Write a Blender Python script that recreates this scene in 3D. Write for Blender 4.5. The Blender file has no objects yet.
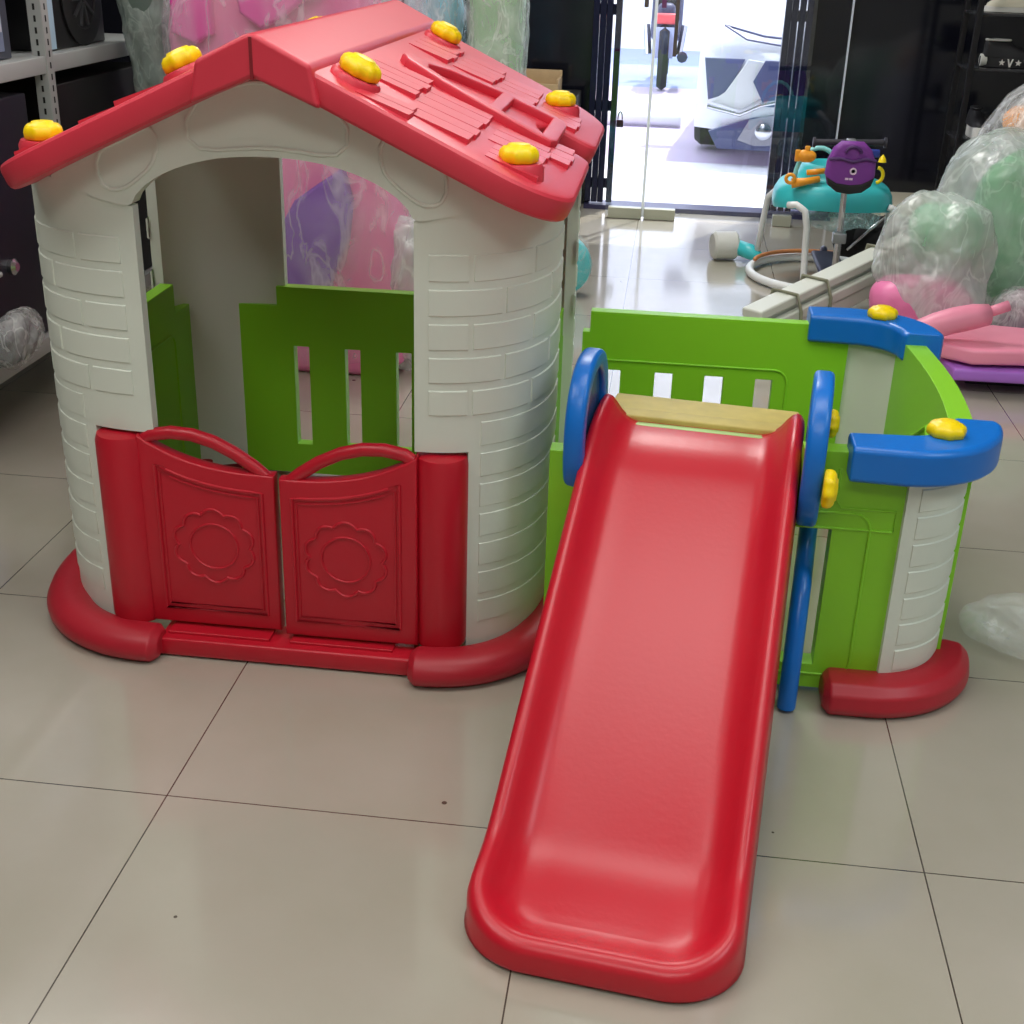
import bpy, bmesh, math, random
from math import sin, cos, pi, radians, sqrt
from mathutils import Vector, Matrix, Euler, noise
random.seed(7)
SC = bpy.context.scene
COL = SC.collection

# ------------------------------------------------------------------ camera
PITCH, YAW, ROLL, FPX = .42673, .1112, .03033, 1284.4
cd = bpy.data.cameras.new('camera'); cam = bpy.data.objects.new('camera', cd); COL.objects.link(cam)
_f = Vector((-sin(YAW)*cos(PITCH), cos(YAW)*cos(PITCH), -sin(PITCH)))
_r0 = Vector((cos(YAW), sin(YAW), 0)); _u0 = _r0.cross(_f)
_r = _r0*cos(ROLL)+_u0*sin(ROLL); _u = -_r0*sin(ROLL)+_u0*cos(ROLL)
cam.matrix_world = Matrix(((_r.x, _u.x, -_f.x, 0), (_r.y, _u.y, -_f.y, 0), (_r.z, _u.z, -_f.z, 1.297), (0, 0, 0, 1)))
cd.sensor_width = 36; cd.sensor_fit = 'HORIZONTAL'; cd.lens = FPX/1024*36; cd.clip_start = .02
SC.camera = cam

# ------------------------------------------------------------------ world, sun, room lights, exposure
w = bpy.data.worlds.new('street_sky'); SC.world = w; w.use_nodes = True
wb = w.node_tree.nodes['Background']; wb.inputs[0].default_value = (.86, .9, 1, 1); wb.inputs[1].default_value = 2.5
sl = bpy.data.lights.new('sun', 'SUN'); sl.energy = 3.0; sl.angle = .02; sl.color = (1, .96, .9)
so = bpy.data.objects.new('sun', sl); so.rotation_euler = (radians(-22), radians(12), 0); COL.objects.link(so)
def area(name, loc, sx, sy, power, col=(1, .98, .94), rot=(0, 0, 0)):
    l = bpy.data.lights.new(name, 'AREA'); l.shape = 'RECTANGLE'; l.size = sx; l.size_y = sy; l.energy = power; l.color = col
    o = bpy.data.objects.new(name, l); o.location = loc; o.rotation_euler = rot; COL.objects.link(o); return o
for nm, x, y, p in (('ceiling_lamp_light', .15, 1.9, 18), ('ceiling_lamp_light', -1.6, 1.0, 19), ('ceiling_lamp_light', -2.2, 3.1, 20), ('ceiling_lamp_light', 0, -.6, 20)):
    area(nm, (x, y, 2.86), 1.6, .8, p)
area('ceiling_lamp_light', (-.25, 5.0, 2.86), .9, 1.0, 38)
area('ceiling_lamp_light', (2.2, .9, 2.86), 1.2, .8, 20, (.80, .95, 1))  # added cool lamp, unseen, tints the right house column bluish
vs = SC.view_settings
vs.view_transform = 'Standard'; vs.look = 'None'; vs.gamma = 1; vs.use_curve_mapping = False; vs.exposure = .5

# ------------------------------------------------------------------ helpers
def tag(o, label=None, cat=None, group=None, kind=None):
    if label: o['label'] = label
    if cat: o['category'] = cat
    if group: o['group'] = group
    if kind: o['kind'] = kind
    return o
def thing(name, label, cat, loc=(0, 0, 0), rz=0, group=None):
    o = bpy.data.objects.new(name, None); o.location = loc; o.rotation_euler = (0, 0, rz); o.empty_display_size = .05
    COL.objects.link(o); return tag(o, label, cat, group)
def srgb(r, g, b):
    f = lambda c: (c/255/12.92) if c <= 10 else ((c/255+.055)/1.055)**2.4
    return (f(r), f(g), f(b), 1)
MATS = {}
def mat(name, col, rough=.4, metal=0, bump=0, bscale=40, spec=.5, coat=0, emit=0, trans=0, var=0, vscale=6):
    if name in MATS: return MATS[name]
    m = bpy.data.materials.new(name); m.use_nodes = True; n = m.node_tree.nodes; L = m.node_tree.links
    b = n['Principled BSDF']; b.inputs['Base Color'].default_value = col; b.inputs['Roughness'].default_value = rough
    b.inputs['Metallic'].default_value = metal; b.inputs['Specular IOR Level'].default_value = spec
    b.inputs['Coat Weight'].default_value = coat; b.inputs['Transmission Weight'].default_value = trans
    if emit: b.inputs['Emission Color'].default_value = col; b.inputs['Emission Strength'].default_value = emit
    tc = n.new('ShaderNodeTexCoord')
    if bump:
        t = n.new('ShaderNodeTexNoise'); t.inputs['Scale'].default_value = bscale; t.inputs['Detail'].default_value = 4
        L.new(tc.outputs['Object'], t.inputs['Vector'])
        bp = n.new('ShaderNodeBump'); bp.inputs['Strength'].default_value = bump; bp.inputs['Distance'].default_value = .01
        L.new(t.outputs['Fac'], bp.inputs['Height']); L.new(bp.outputs['Normal'], b.inputs['Normal'])
    if var:
        t2 = n.new('ShaderNodeTexNoise'); t2.inputs['Scale'].default_value = vscale; t2.inputs['Detail'].default_value = 3
        L.new(tc.outputs['Object'], t2.inputs['Vector'])
        mx = n.new('ShaderNodeMix'); mx.data_type = 'RGBA'
        mx.inputs[6].default_value = tuple(c*(1-var) for c in col[:3])+(1,); mx.inputs[7].default_value = tuple(min(1, c*(1+var)) for c in col[:3])+(1,)
        L.new(t2.outputs['Fac'], mx.inputs[0]); L.new(mx.outputs[2], b.inputs['Base Color'])
    MATS[name] = m; return m
def film(name, col=(.9, .92, .92, 1), lo=.15, hi=.7, scale=14, bump=1.0):
    """crinkled clear wrap: partly see-through, partly milky and glossy"""
    if name in MATS: return MATS[name]
    m = bpy.data.materials.new(name); m.use_nodes = True; n = m.node_tree.nodes; L = m.node_tree.links
    b = n['Principled BSDF']; out = n['Material Output']
    b.inputs['Base Color'].default_value = col; b.inputs['Roughness'].default_value = .22; b.inputs['Specular IOR Level'].default_value = .8
    tc = n.new('ShaderNodeTexCoord'); v = n.new('ShaderNodeTexNoise'); v.inputs['Scale'].default_value = scale; v.inputs['Detail'].default_value = 4; v.inputs['Distortion'].default_value = .7
    mp = n.new('ShaderNodeMapping'); mp.inputs['Scale'].default_value = (1, 1, .45); mp.inputs['Rotation'].default_value = (.3, .4, 0)
    L.new(tc.outputs['Object'], mp.inputs['Vector']); L.new(mp.outputs['Vector'], v.inputs['Vector'])
    bp = n.new('ShaderNodeBump'); bp.inputs['Strength'].default_value = bump; bp.inputs['Distance'].default_value = .014
    L.new(v.outputs['Fac'], bp.inputs['Height']); L.new(bp.outputs['Normal'], b.inputs['Normal'])
    r = n.new('ShaderNodeMapRange'); r.inputs['From Min'].default_value = .32; r.inputs['From Max'].default_value = .70
    r.inputs['To Min'].default_value = lo; r.inputs['To Max'].default_value = lo+(hi-lo)*.6
    L.new(v.outputs['Fac'], r.inputs['Value'])
    v2 = n.new('ShaderNodeTexNoise'); v2.inputs['Scale'].default_value = scale*1.3; v2.inputs['Detail'].default_value = 3; v2.inputs['Distortion'].default_value = .8
    L.new(mp.outputs['Vector'], v2.inputs['Vector'])
    sb = n.new('ShaderNodeMath'); sb.operation = 'SUBTRACT'; sb.inputs[1].default_value = .5; L.new(v2.outputs['Fac'], sb.inputs[0])
    ab = n.new('ShaderNodeMath'); ab.operation = 'ABSOLUTE'; L.new(sb.outputs[0], ab.inputs[0])
    ln = n.new('ShaderNodeMapRange'); ln.inputs['From Min'].default_value = 0; ln.inputs['From Max'].default_value = .04; ln.inputs['To Min'].default_value = (hi-lo)*.45; ln.inputs['To Max'].default_value = 0
    L.new(ab.outputs[0], ln.inputs['Value'])
    ad = n.new('ShaderNodeMath'); ad.operation = 'ADD'; ad.use_clamp = True; L.new(r.outputs[0], ad.inputs[0]); L.new(ln.outputs[0], ad.inputs[1]); r = ad
    tr = n.new('ShaderNodeBsdfTransparent'); ms = n.new('ShaderNodeMixShader')
    L.new(r.outputs[0], ms.inputs[0]); L.new(tr.outputs[0], ms.inputs[1]); L.new(b.outputs[0], ms.inputs[2]); L.new(ms.outputs[0], out.inputs['Surface'])
    MATS[name] = m; return m
def glass(name, tint=(.93, .96, 1, 1), fac=.08, rough=.02):
    if name in MATS: return MATS[name]
    m = bpy.data.materials.new(name); m.use_nodes = True; n = m.node_tree.nodes; L = m.node_tree.links
    n.remove(n['Principled BSDF']); out = n['Material Output']
    tr = n.new('ShaderNodeBsdfTransparent'); tr.inputs[0].default_value = tint
    g = n.new('ShaderNodeBsdfGlossy'); g.inputs['Roughness'].default_value = rough
    ms = n.new('ShaderNodeMixShader'); ms.inputs[0].default_value = fac
    L.new(tr.outputs[0], ms.inputs[1]); L.new(g.outputs[0], ms.inputs[2]); L.new(ms.outputs[0], out.inputs['Surface'])
    MATS[name] = m; return m

RED = mat('red_plastic', srgb(190, 22, 42), .36, bump=.03, bscale=120)
REDS = mat('slide_red_plastic', srgb(200, 24, 44), .33, bump=.03, bscale=90, var=.06, vscale=3)
RED_SHEEN = mat('sheen_red_plastic', srgb(210, 54, 72), .4, bump=.03, bscale=100)  # lighter, pinker red: the pale sheen on the roof is put into the colour
REDB = mat('base_red_plastic', srgb(176, 30, 46), .42, bump=.04, bscale=80)
CREAM = mat('cream_plastic', srgb(222, 228, 216), .42, bump=.03, bscale=90)
GREEN = mat('green_plastic', srgb(138, 208, 40), .4, bump=.03, bscale=90)
BLUE = mat('blue_plastic', srgb(10, 112, 206), .32, bump=.03, bscale=90)
YELLOW = mat('yellow_plastic', srgb(250, 218, 0), .38)
TAN = mat('tan_board', srgb(196, 178, 96), .55, var=.22, vscale=24)
BLACK = mat('black_matte', srgb(14, 14, 16), .6)
WHITE = mat('white_plastic', srgb(228, 230, 230), .35)
GREY = mat('shelf_grey_paint', srgb(176, 180, 178), .4, metal=.1)
CHROME = mat('chrome', srgb(200, 200, 205), .2, metal=1)
DARK = mat('dark_slot', srgb(25, 25, 25), .8)

def finish(name, bm, m, parent=None, smooth=True, bevel=0, sub=0, angle=.6, loc=None):
    bmesh.ops.recalc_face_normals(bm, faces=bm.faces)
    me = bpy.data.meshes.new(name); bm.to_mesh(me); bm.free()
    o = bpy.data.objects.new(name, me); COL.objects.link(o)
    for mm in (m if isinstance(m, (list, tuple)) else [m]): me.materials.append(mm)
    if smooth:
        me.shade_smooth()
        me.set_sharp_from_angle(angle=angle)
    if parent:
        o.parent = parent
    if loc: o.location = loc
    if bevel:
        b = o.modifiers.new('edge', 'BEVEL'); b.width = bevel; b.segments = 2; b.limit_method = 'ANGLE'; b.angle_limit = .6
        b.harden_normals = True
    if sub:
        s = o.modifiers.new('sub', 'SUBSURF'); s.levels = sub; s.render_levels = sub
    return o
def struct(name, bm, m, **k):
    return tag(finish(name, bm, m, **k), kind='structure')
def box(bm, c, s, rot=None, bev=0):
    """box centred at c with full size s"""
    M = Matrix.Translation(c) @ (rot.to_matrix().to_4x4() if rot else Matrix.Identity(4)) @ Matrix.Diagonal((s[0], s[1], s[2], 1))
    r = bmesh.ops.create_cube(bm, size=1, matrix=M)
    if bev:
        es = list({e for v in r['verts'] for e in v.link_edges})
        bmesh.ops.bevel(bm, geom=es, offset=bev, segments=3, affect='EDGES', profile=.5)
def B(a, b, bev=0):
    bm = bmesh.new(); box(bm, [(a[i]+b[i])/2 for i in range(3)], [abs(b[i]-a[i]) for i in range(3)], bev=bev); return bm
def tube(bm, pts, r, seg=8, closed=False, squash=1):
    pts = [Vector(p) for p in pts]; n = len(pts); rings = []
    up = Vector((0, 0, 1)); prev = None
    for i, p in enumerate(pts):
        if closed: t = pts[(i+1) % n]-pts[i-1]
        else: t = pts[min(i+1, n-1)]-pts[max(i-1, 0)]
        if t.length < 1e-9: t = Vector((0, 0, 1))
        t.normalize()
        if prev is None:
            a = up if abs(t.dot(up)) < .95 else Vector((1, 0, 0)); nx = (a-t*a.dot(t)).normalized()
        else: nx = (prev-t*prev.dot(t)).normalized()
        prev = nx; ny = t.cross(nx)
        rr = r[i] if isinstance(r, (list, tuple)) else r
        rings.append([bm.verts.new(p+nx*cos(2*pi*k/seg)*rr+ny*sin(2*pi*k/seg)*rr*squash) for k in range(seg)])
    for i in range(n if closed else n-1):
        a, b = rings[i], rings[(i+1) % n]
        for k in range(seg): bm.faces.new((a[k], a[(k+1) % seg], b[(k+1) % seg], b[k]))
    if not closed:
        bm.faces.new(rings[0]); bm.faces.new(rings[-1][::-1])
def lathe(bm, prof, seg=24, M=Matrix.Identity(4)):
    """prof: (r, z) list"""
    rings = [[bm.verts.new(M @ Vector((r*cos(2*pi*k/seg), r*sin(2*pi*k/seg), z))) for k in range(seg)] if r > 1e-6 else [bm.verts.new(M @ Vector((0, 0, z)))] for r, z in prof]
    for a, b in zip(rings, rings[1:]):
        for k in range(seg):
            if len(a) == 1 and len(b) == 1: continue
            if len(a) == 1: bm.faces.new((a[0], b[k], b[(k+1) % seg]))
            elif len(b) == 1: bm.faces.new((a[k], a[(k+1) % seg], b[0]))
            else: bm.faces.new((a[k], a[(k+1) % seg], b[(k+1) % seg], b[k]))
    if len(rings[0]) > 1: bm.faces.new(rings[0])
    if len(rings[-1]) > 1: bm.faces.new(rings[-1][::-1])
def sample(f, n): return [f(i/(n-1)) for i in range(n)]
def plate(outs, depth, bev=0, M=Matrix.Identity(4), bm=None):
    """filled 2D outlines (with holes) extruded; local XY outline, Z thickness centred"""
    cu = bpy.data.curves.new('tmp', 'CURVE'); cu.dimensions = '2D'; cu.fill_mode = 'BOTH'
    cu.extrude = max(depth/2-bev, 1e-5); cu.bevel_depth = bev; cu.bevel_resolution = 2; cu.offset = -bev
    for o in outs:
        s = cu.splines.new('POLY'); s.points.add(len(o)-1); s.use_cyclic_u = True
        for i, p in enumerate(o): s.points[i].co = (p[0], p[1], 0, 1)
    ob = bpy.data.objects.new('tmp', cu); COL.objects.link(ob)
    dg = bpy.context.evaluated_depsgraph_get(); me = bpy.data.meshes.new_from_object(ob.evaluated_get(dg))
    bpy.data.objects.remove(ob); bpy.data.curves.remove(cu)
    if bm is None: bm = bmesh.new()
    k = len(bm.verts); bm.from_mesh(me); bm.verts.ensure_lookup_table()
    nv = bm.verts[k:]
    bmesh.ops.transform(bm, matrix=M, verts=nv)
    bmesh.ops.remove_doubles(bm, verts=nv, dist=1e-5)
    bpy.data.meshes.remove(me)
    return bm
def rrect(x0, y0, x1, y1, r, n=5):
    o = []
    for cx, cy, a in ((x1-r, y0+r, -90), (x1-r, y1-r, 0), (x0+r, y1-r, 90), (x0+r, y0+r, 180)):
        for i in range(n+1):
            t = radians(a+90*i/n); o.append((cx+r*cos(t), cy+r*sin(t)))
    return o
def shell(bm, fn, us, vs_, thick, mask=lambda u, v: True):
    """thick sheet over a surface fn(u,v); cells left out by mask"""
    def nrm(u, v):
        e = 1e-4; a = fn(u+e, v)-fn(u-e, v); b = fn(u, v+e)-fn(u, v-e); return a.cross(b).normalized()
    O = {}; I = {}
    def V(d, i, j, off):
        if (i, j) not in d:
            p = fn(us[i], vs_[j]); d[(i, j)] = bm.verts.new(p+nrm(us[i], vs_[j])*off)
        return d[(i, j)]
    on = lambda i, j: 0 <= i < len(us)-1 and 0 <= j < len(vs_)-1 and mask((us[i]+us[i+1])/2, (vs_[j]+vs_[j+1])/2)
    for i in range(len(us)-1):
        for j in range(len(vs_)-1):
            if not on(i, j): continue
            c = [(i, j), (i+1, j), (i+1, j+1), (i, j+1)]
            bm.faces.new([V(O, *q, 0) for q in c]); bm.faces.new([V(I, *q, -thick) for q in c[::-1]])
            for (a, b, ni, nj) in ((0, 1, i, j-1), (1, 2, i+1, j), (2, 3, i, j+1), (3, 0, i-1, j)):
                if not on(ni, nj):
                    bm.faces.new((V(O, *c[b], 0), V(O, *c[a], 0), V(I, *c[a], -thick), V(I, *c[b], -thick)))
def patch(bm, fn, u0, u1, v0, v1, h, ins, nu=4):
    """raised pillow on a surface (bricks, panels)"""
    def nrm(u, v):
        e = 1e-4; return (fn(u+e, v)-fn(u-e, v)).cross(fn(u, v+e)-fn(u, v-e)).normalized()
    def P(u, v, o): return bm.verts.new(fn(u, v)+nrm(u, v)*o)
    us = [u0+(u1-u0)*i/nu for i in range(nu+1)]
    iu = [u0+ins+(u1-u0-2*ins)*i/nu for i in range(nu+1)]
    b0 = [P(u, v0, -.002) for u in us]; b1 = [P(u, v1, -.002) for u in us]
    t0 = [P(u, v0+ins, h) for u in iu]; t1 = [P(u, v1-ins, h) for u in iu]
    for i in range(nu):
        bm.faces.new((t0[i], t0[i+1], t1[i+1], t1[i])); bm.faces.new((b0[i], b0[i+1], t0[i+1], t0[i])); bm.faces.new((t1[i], t1[i+1], b1[i+1], b1[i]))
    bm.faces.new((b0[0], t0[0], t1[0], b1[0])); bm.faces.new((t0[nu], b0[nu], b1[nu], t1[nu]))
def lin(a, b, n): return [a+(b-a)*i/n for i in range(n+1)]
def merge(*ls):
    s = sorted(set(round(x, 5) for l in ls for x in l)); return s
def knob(parent, pos, normal=(0, 0, 1), r=.031, h=.03, name='knob'):
    bm = bmesh.new(); M = Matrix.Translation(pos) @ Vector(normal).to_track_quat('Z', 'Y').to_matrix().to_4x4()
    seg = 48; prof = [(.8, 0), (1, .12), (1.03, .45), (.97, .68), (.8, .86), (.62, .9), (.56, 1.0), (.3, 1.04), (0, 1.05)]
    rings = []
    for pr, pz in prof:
        if pr == 0: rings.append([bm.verts.new(M @ Vector((0, 0, h*pz)))]); continue
        row = []
        for k in range(seg):
            a = 2*pi*k/seg; lob = 1+.045*cos(8*a)*(1 if pr > .7 else .2)
            row.append(bm.verts.new(M @ Vector((pr*r*lob*cos(a), pr*r*lob*sin(a), h*pz))))
        rings.append(row)
    for a, b in zip(rings, rings[1:]):
        for k in range(seg):
            if len(b) == 1: bm.faces.new((a[k], a[(k+1) % seg], b[0]))
            else: bm.faces.new((a[k], a[(k+1) % seg], b[(k+1) % seg], b[k]))
    bm.faces.new(rings[0][::-1])
    o = finish(name, bm, YELLOW, parent, angle=1.2); o['label'] = 'yellow scalloped knob'; return o

# ------------------------------------------------------------------ the room
WY = 6.75
def floor_mat():
    m = bpy.data.materials.new('floor_tiles'); m.use_nodes = True; n = m.node_tree.nodes; L = m.node_tree.links; b = n['Principled BSDF']
    tc = n.new('ShaderNodeTexCoord'); sep = n.new('ShaderNodeSeparateXYZ'); L.new(tc.outputs['Object'], sep.inputs[0])
    def line(out, off):
        a = n.new('ShaderNodeMath'); a.operation = 'SUBTRACT'; a.inputs[1].default_value = off; L.new(out, a.inputs[0])
        p = n.new('ShaderNodeMath'); p.operation = 'PINGPONG'; p.inputs[1].default_value = .3; L.new(a.outputs[0], p.inputs[0])
        c = n.new('ShaderNodeMath'); c.operation = 'LESS_THAN'; c.inputs[1].default_value = .0012; L.new(p.outputs[0], c.inputs[0]); return c
    lx = line(sep.outputs[0], -1.33123); ly = line(sep.outputs[1], 1.62921)
    mx = n.new('ShaderNodeMath'); mx.operation = 'MAXIMUM'; L.new(lx.outputs[0], mx.inputs[0]); L.new(ly.outputs[0], mx.inputs[1])
    t = n.new('ShaderNodeTexNoise'); t.inputs['Scale'].default_value = 2.2; t.inputs['Detail'].default_value = 5; L.new(tc.outputs['Object'], t.inputs['Vector'])
    cr = n.new('ShaderNodeValToRGB'); cr.color_ramp.elements[0].position = .3; cr.color_ramp.elements[1].position = .7
    cr.color_ramp.elements[0].color = srgb(166, 161, 145); cr.color_ramp.elements[1].color = srgb(180, 173, 161)
    L.new(t.outputs['Fac'], cr.inputs[0])
    # small dirt specks
    vo = n.new('ShaderNodeTexVoronoi'); vo.inputs['Scale'].default_value = 5.5; L.new(tc.outputs['Object'], vo.inputs['Vector'])
    sz = n.new('ShaderNodeTexNoise'); sz.inputs['Scale'].default_value = 3; L.new(tc.outputs['Object'], sz.inputs['Vector'])
    th = n.new('ShaderNodeMapRange'); th.inputs['From Min'].default_value = .45; th.inputs['From Max'].default_value = .75; th.inputs['To Min'].default_value = 0; th.inputs['To Max'].default_value = .06; L.new(sz.outputs['Fac'], th.inputs[0])
    sp = n.new('ShaderNodeMath'); sp.operation = 'LESS_THAN'; L.new(vo.outputs['Distance'], sp.inputs[0]); L.new(th.outputs[0], sp.inputs[1])
    m1 = n.new('ShaderNodeMix'); m1.data_type = 'RGBA'; m1.inputs[7].default_value = srgb(80, 70, 60); L.new(sp.outputs[0], m1.inputs[0]); L.new(cr.outputs[0], m1.inputs[6])
    m2 = n.new('ShaderNodeMix'); m2.data_type = 'RGBA'; m2.inputs[7].default_value = srgb(70, 62, 54); L.new(mx.outputs[0], m2.inputs[0]); L.new(m1.outputs[2], m2.inputs[6])
    L.new(m2.outputs[2], b.inputs['Base Color'])
    rr = n.new('ShaderNodeMapRange'); rr.inputs['To Min'].default_value = .10; rr.inputs['To Max'].default_value = .20; L.new(t.outputs['Fac'], rr.inputs[0]); L.new(rr.outputs[0], b.inputs['Roughness'])
    b.inputs['IOR'].default_value = 1.75; b.inputs['Coat Weight'].default_value = .6; b.inputs['Coat Roughness'].default_value = .07; b.inputs['Coat IOR'].default_value = 1.6
    return m
struct('floor', B((-3.2, -2.6, -.1), (3.8, WY+.1, 0)), floor_mat(), smooth=False)
WALL = mat('wall_paint', srgb(200, 198, 190), .8)
TINT = mat('tinted_shopfront', srgb(16, 17, 26), .12, spec=.6)
struct('ceiling', B((-3.3, -2.7, 3.0), (3.9, WY+.1, 3.1)), WALL, smooth=False)
struct('wall_left', B((-3.3, -2.7, 0), (-3.2, WY+.1, 3)), mat('dark_wall_paint', srgb(60, 60, 62), .7), smooth=False)
struct('wall_right', B((3.8, -2.7, 0), (3.9, WY+.1, 3)), WALL, smooth=False)
struct('wall_back', B((-3.3, -2.7, 0), (3.9, -2.6, 3)), WALL, smooth=False)
bm = B((-3.3, WY, 0), (-.40, WY+.1, 3)); box(bm, (2.33, WY+.05, 1.5), (3.14, .1, 3)); box(bm, (.1, WY+.05, 2.75), (1.4, .1, .5))
struct('wall_front', bm, TINT, smooth=False)
bm = B((.98, WY-.35, 0), (3.8, WY, .14)); struct('trim_1', bm, mat('kerb_cream', srgb(205, 200, 180), .5), smooth=False, bevel=.004)
struct('trim_2', B((-.42, WY-.12, 0), (.82, WY+.02, .022)), mat('gate_track_steel', srgb(60, 58, 90), .3, metal=.4), smooth=False)

# ceiling lamps (their light fills the room; the last is an added cool tint lamp)
for i, (x, y) in enumerate(((-.25, 5.0), (.15, 1.9), (-1.6, 1.0), (-2.2, 3.1), (0, -.6), (2.2, .9))):
    t = thing('ceiling_lamp', 'white ceiling lamp housing above the shop floor', 'ceiling lamp', (x, y, 3.0), group='ceiling lamps')
    finish('lamp_housing', B((-.82, -.42, -.1), (.82, .42, 0)) if y != 5.0 else B((-.47, -.52, -.1), (.47, .52, 0)), WHITE, t, smooth=False)

# ------------------------------------------------------------------ outdoors beyond the door
PAVE = mat('lilac_pavers', srgb(196, 182, 204), .8, var=.12, vscale=3)
struct('ground_terrace', B((-5, WY+.1, -.1), (7, 8.25, 0)), mat('white_terrace_tiles', srgb(232, 232, 236), .5), smooth=False)
struct('ground_pavement', B((-8, 8.25, -.12), (9, 12.6, -.02)), PAVE, smooth=False)
struct('ground_road', B((-12, 12.6, -.12), (14, 17, -.03)), mat('pale_road', srgb(150, 160, 196), .8), smooth=False)
struct('wall_street', B((-14, 17, -.1), (16, 17.4, 5)), mat('white_street_wall', srgb(235, 235, 235), .8), smooth=False)

# folding steel gate, bunched at both sides
GATE = mat('dark_blue_gate', srgb(22, 24, 52), .25, metal=.3)
def gate(xs, label):
    t = thing('folding_gate', label, 'gate', (xs[0], WY-.06, 0))
    for i, x in enumerate(xs):
        finish('gate_slat', B((x-xs[0]-.0155, -.03, .03), (x-xs[0]+.0145, .03, 2.45)), GATE, t, bevel=.003)
    for z in (.12, .5, .95, 1.4, 1.9, 2.3): finish('gate_brace', B((0, .011, z-.025), (xs[-1]-xs[0], .019, z+.025)), GATE, t, smooth=False)
    return t
gate([-.405, -.372, -.340, -.296], 'dark blue folding steel gate bunched at the left of the doorway')
gate([.508, .54, .575, .61], 'dark blue folding steel gate bunched at the right of the doorway')
bm = bmesh.new(); box(bm, (-.262, WY-.075, .42), (.034, .012, .036), bev=.004); tube(bm, [(-.262+.011*cos(a), WY-.075, .44+.038*sin(a)) for a in lin(0, pi, 8)], .003)
tag(finish('padlock', bm, BLACK), 'small dark padlock hanging on the left folding gate', 'padlock')
# dark tinted fixed pane right of the doorway with its bright edge
GL = glass('door_glass'); DGL = mat('dark_glass', srgb(10, 12, 22), .06, spec=.7)
t = thing('window_1', None, None, (.63, WY-.02, 0)); t['kind'] = 'structure'
finish('window_pane', B((0, 0, .03), (.19, .012, 2.4)), DGL, t, smooth=False)
finish('window_edge', B((.178, -.02, .03), (.186, 0, 2.4)), mat('pane_edge', srgb(210, 215, 225), .3), t, smooth=False)
# glass door leaves with floor fittings and pull bars
def leaf(name, x0, x1, fit):
    t = thing(name, None, None, (x0, 6.44, 0)); t['kind'] = 'structure'
    finish('door_pane', B((0, -.005, .012), (x1-x0, .005, 2.3)), GL, t, smooth=False)
    finish('door_edge', B((x1-x0-.004, -.007, .012), (x1-x0+.004, .007, 2.3)) if x1 < 0 else B((-.004, -.007, .012), (.002, .007, 2.3)), mat('glass_edge', srgb(232, 240, 245), .2), t, smooth=False)
    for a, b in fit: finish('floor_fitting', B((a-x0, -.022, .002), (b-x0, .022, .055)), mat('brushed_steel', srgb(176, 176, 160), .35, metal=.5), t, bevel=.003)
    return t
d1 = leaf('door_1', -.30, -.118, [(-.285, -.12)]); d2 = leaf('door_2', -.11, .62, [(-.108, .045), (.52, .61)])
HB = mat('door_pull_brown', srgb(98, 88, 84), .4, metal=.3)
finish('door_handle', B((.13, -.06, .98), (.15, -.04, 1.3), bev=.004), HB, d1); finish('door_handle', B((.02, -.06, .98), (.042, -.04, 1.3), bev=.004), mat('door_pull_plum', srgb(110, 60, 100), .4), d2)
finish('door_handle', B((.085, -.06, .77), (.103, -.04, 1.3), bev=.004), HB, d2)

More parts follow.
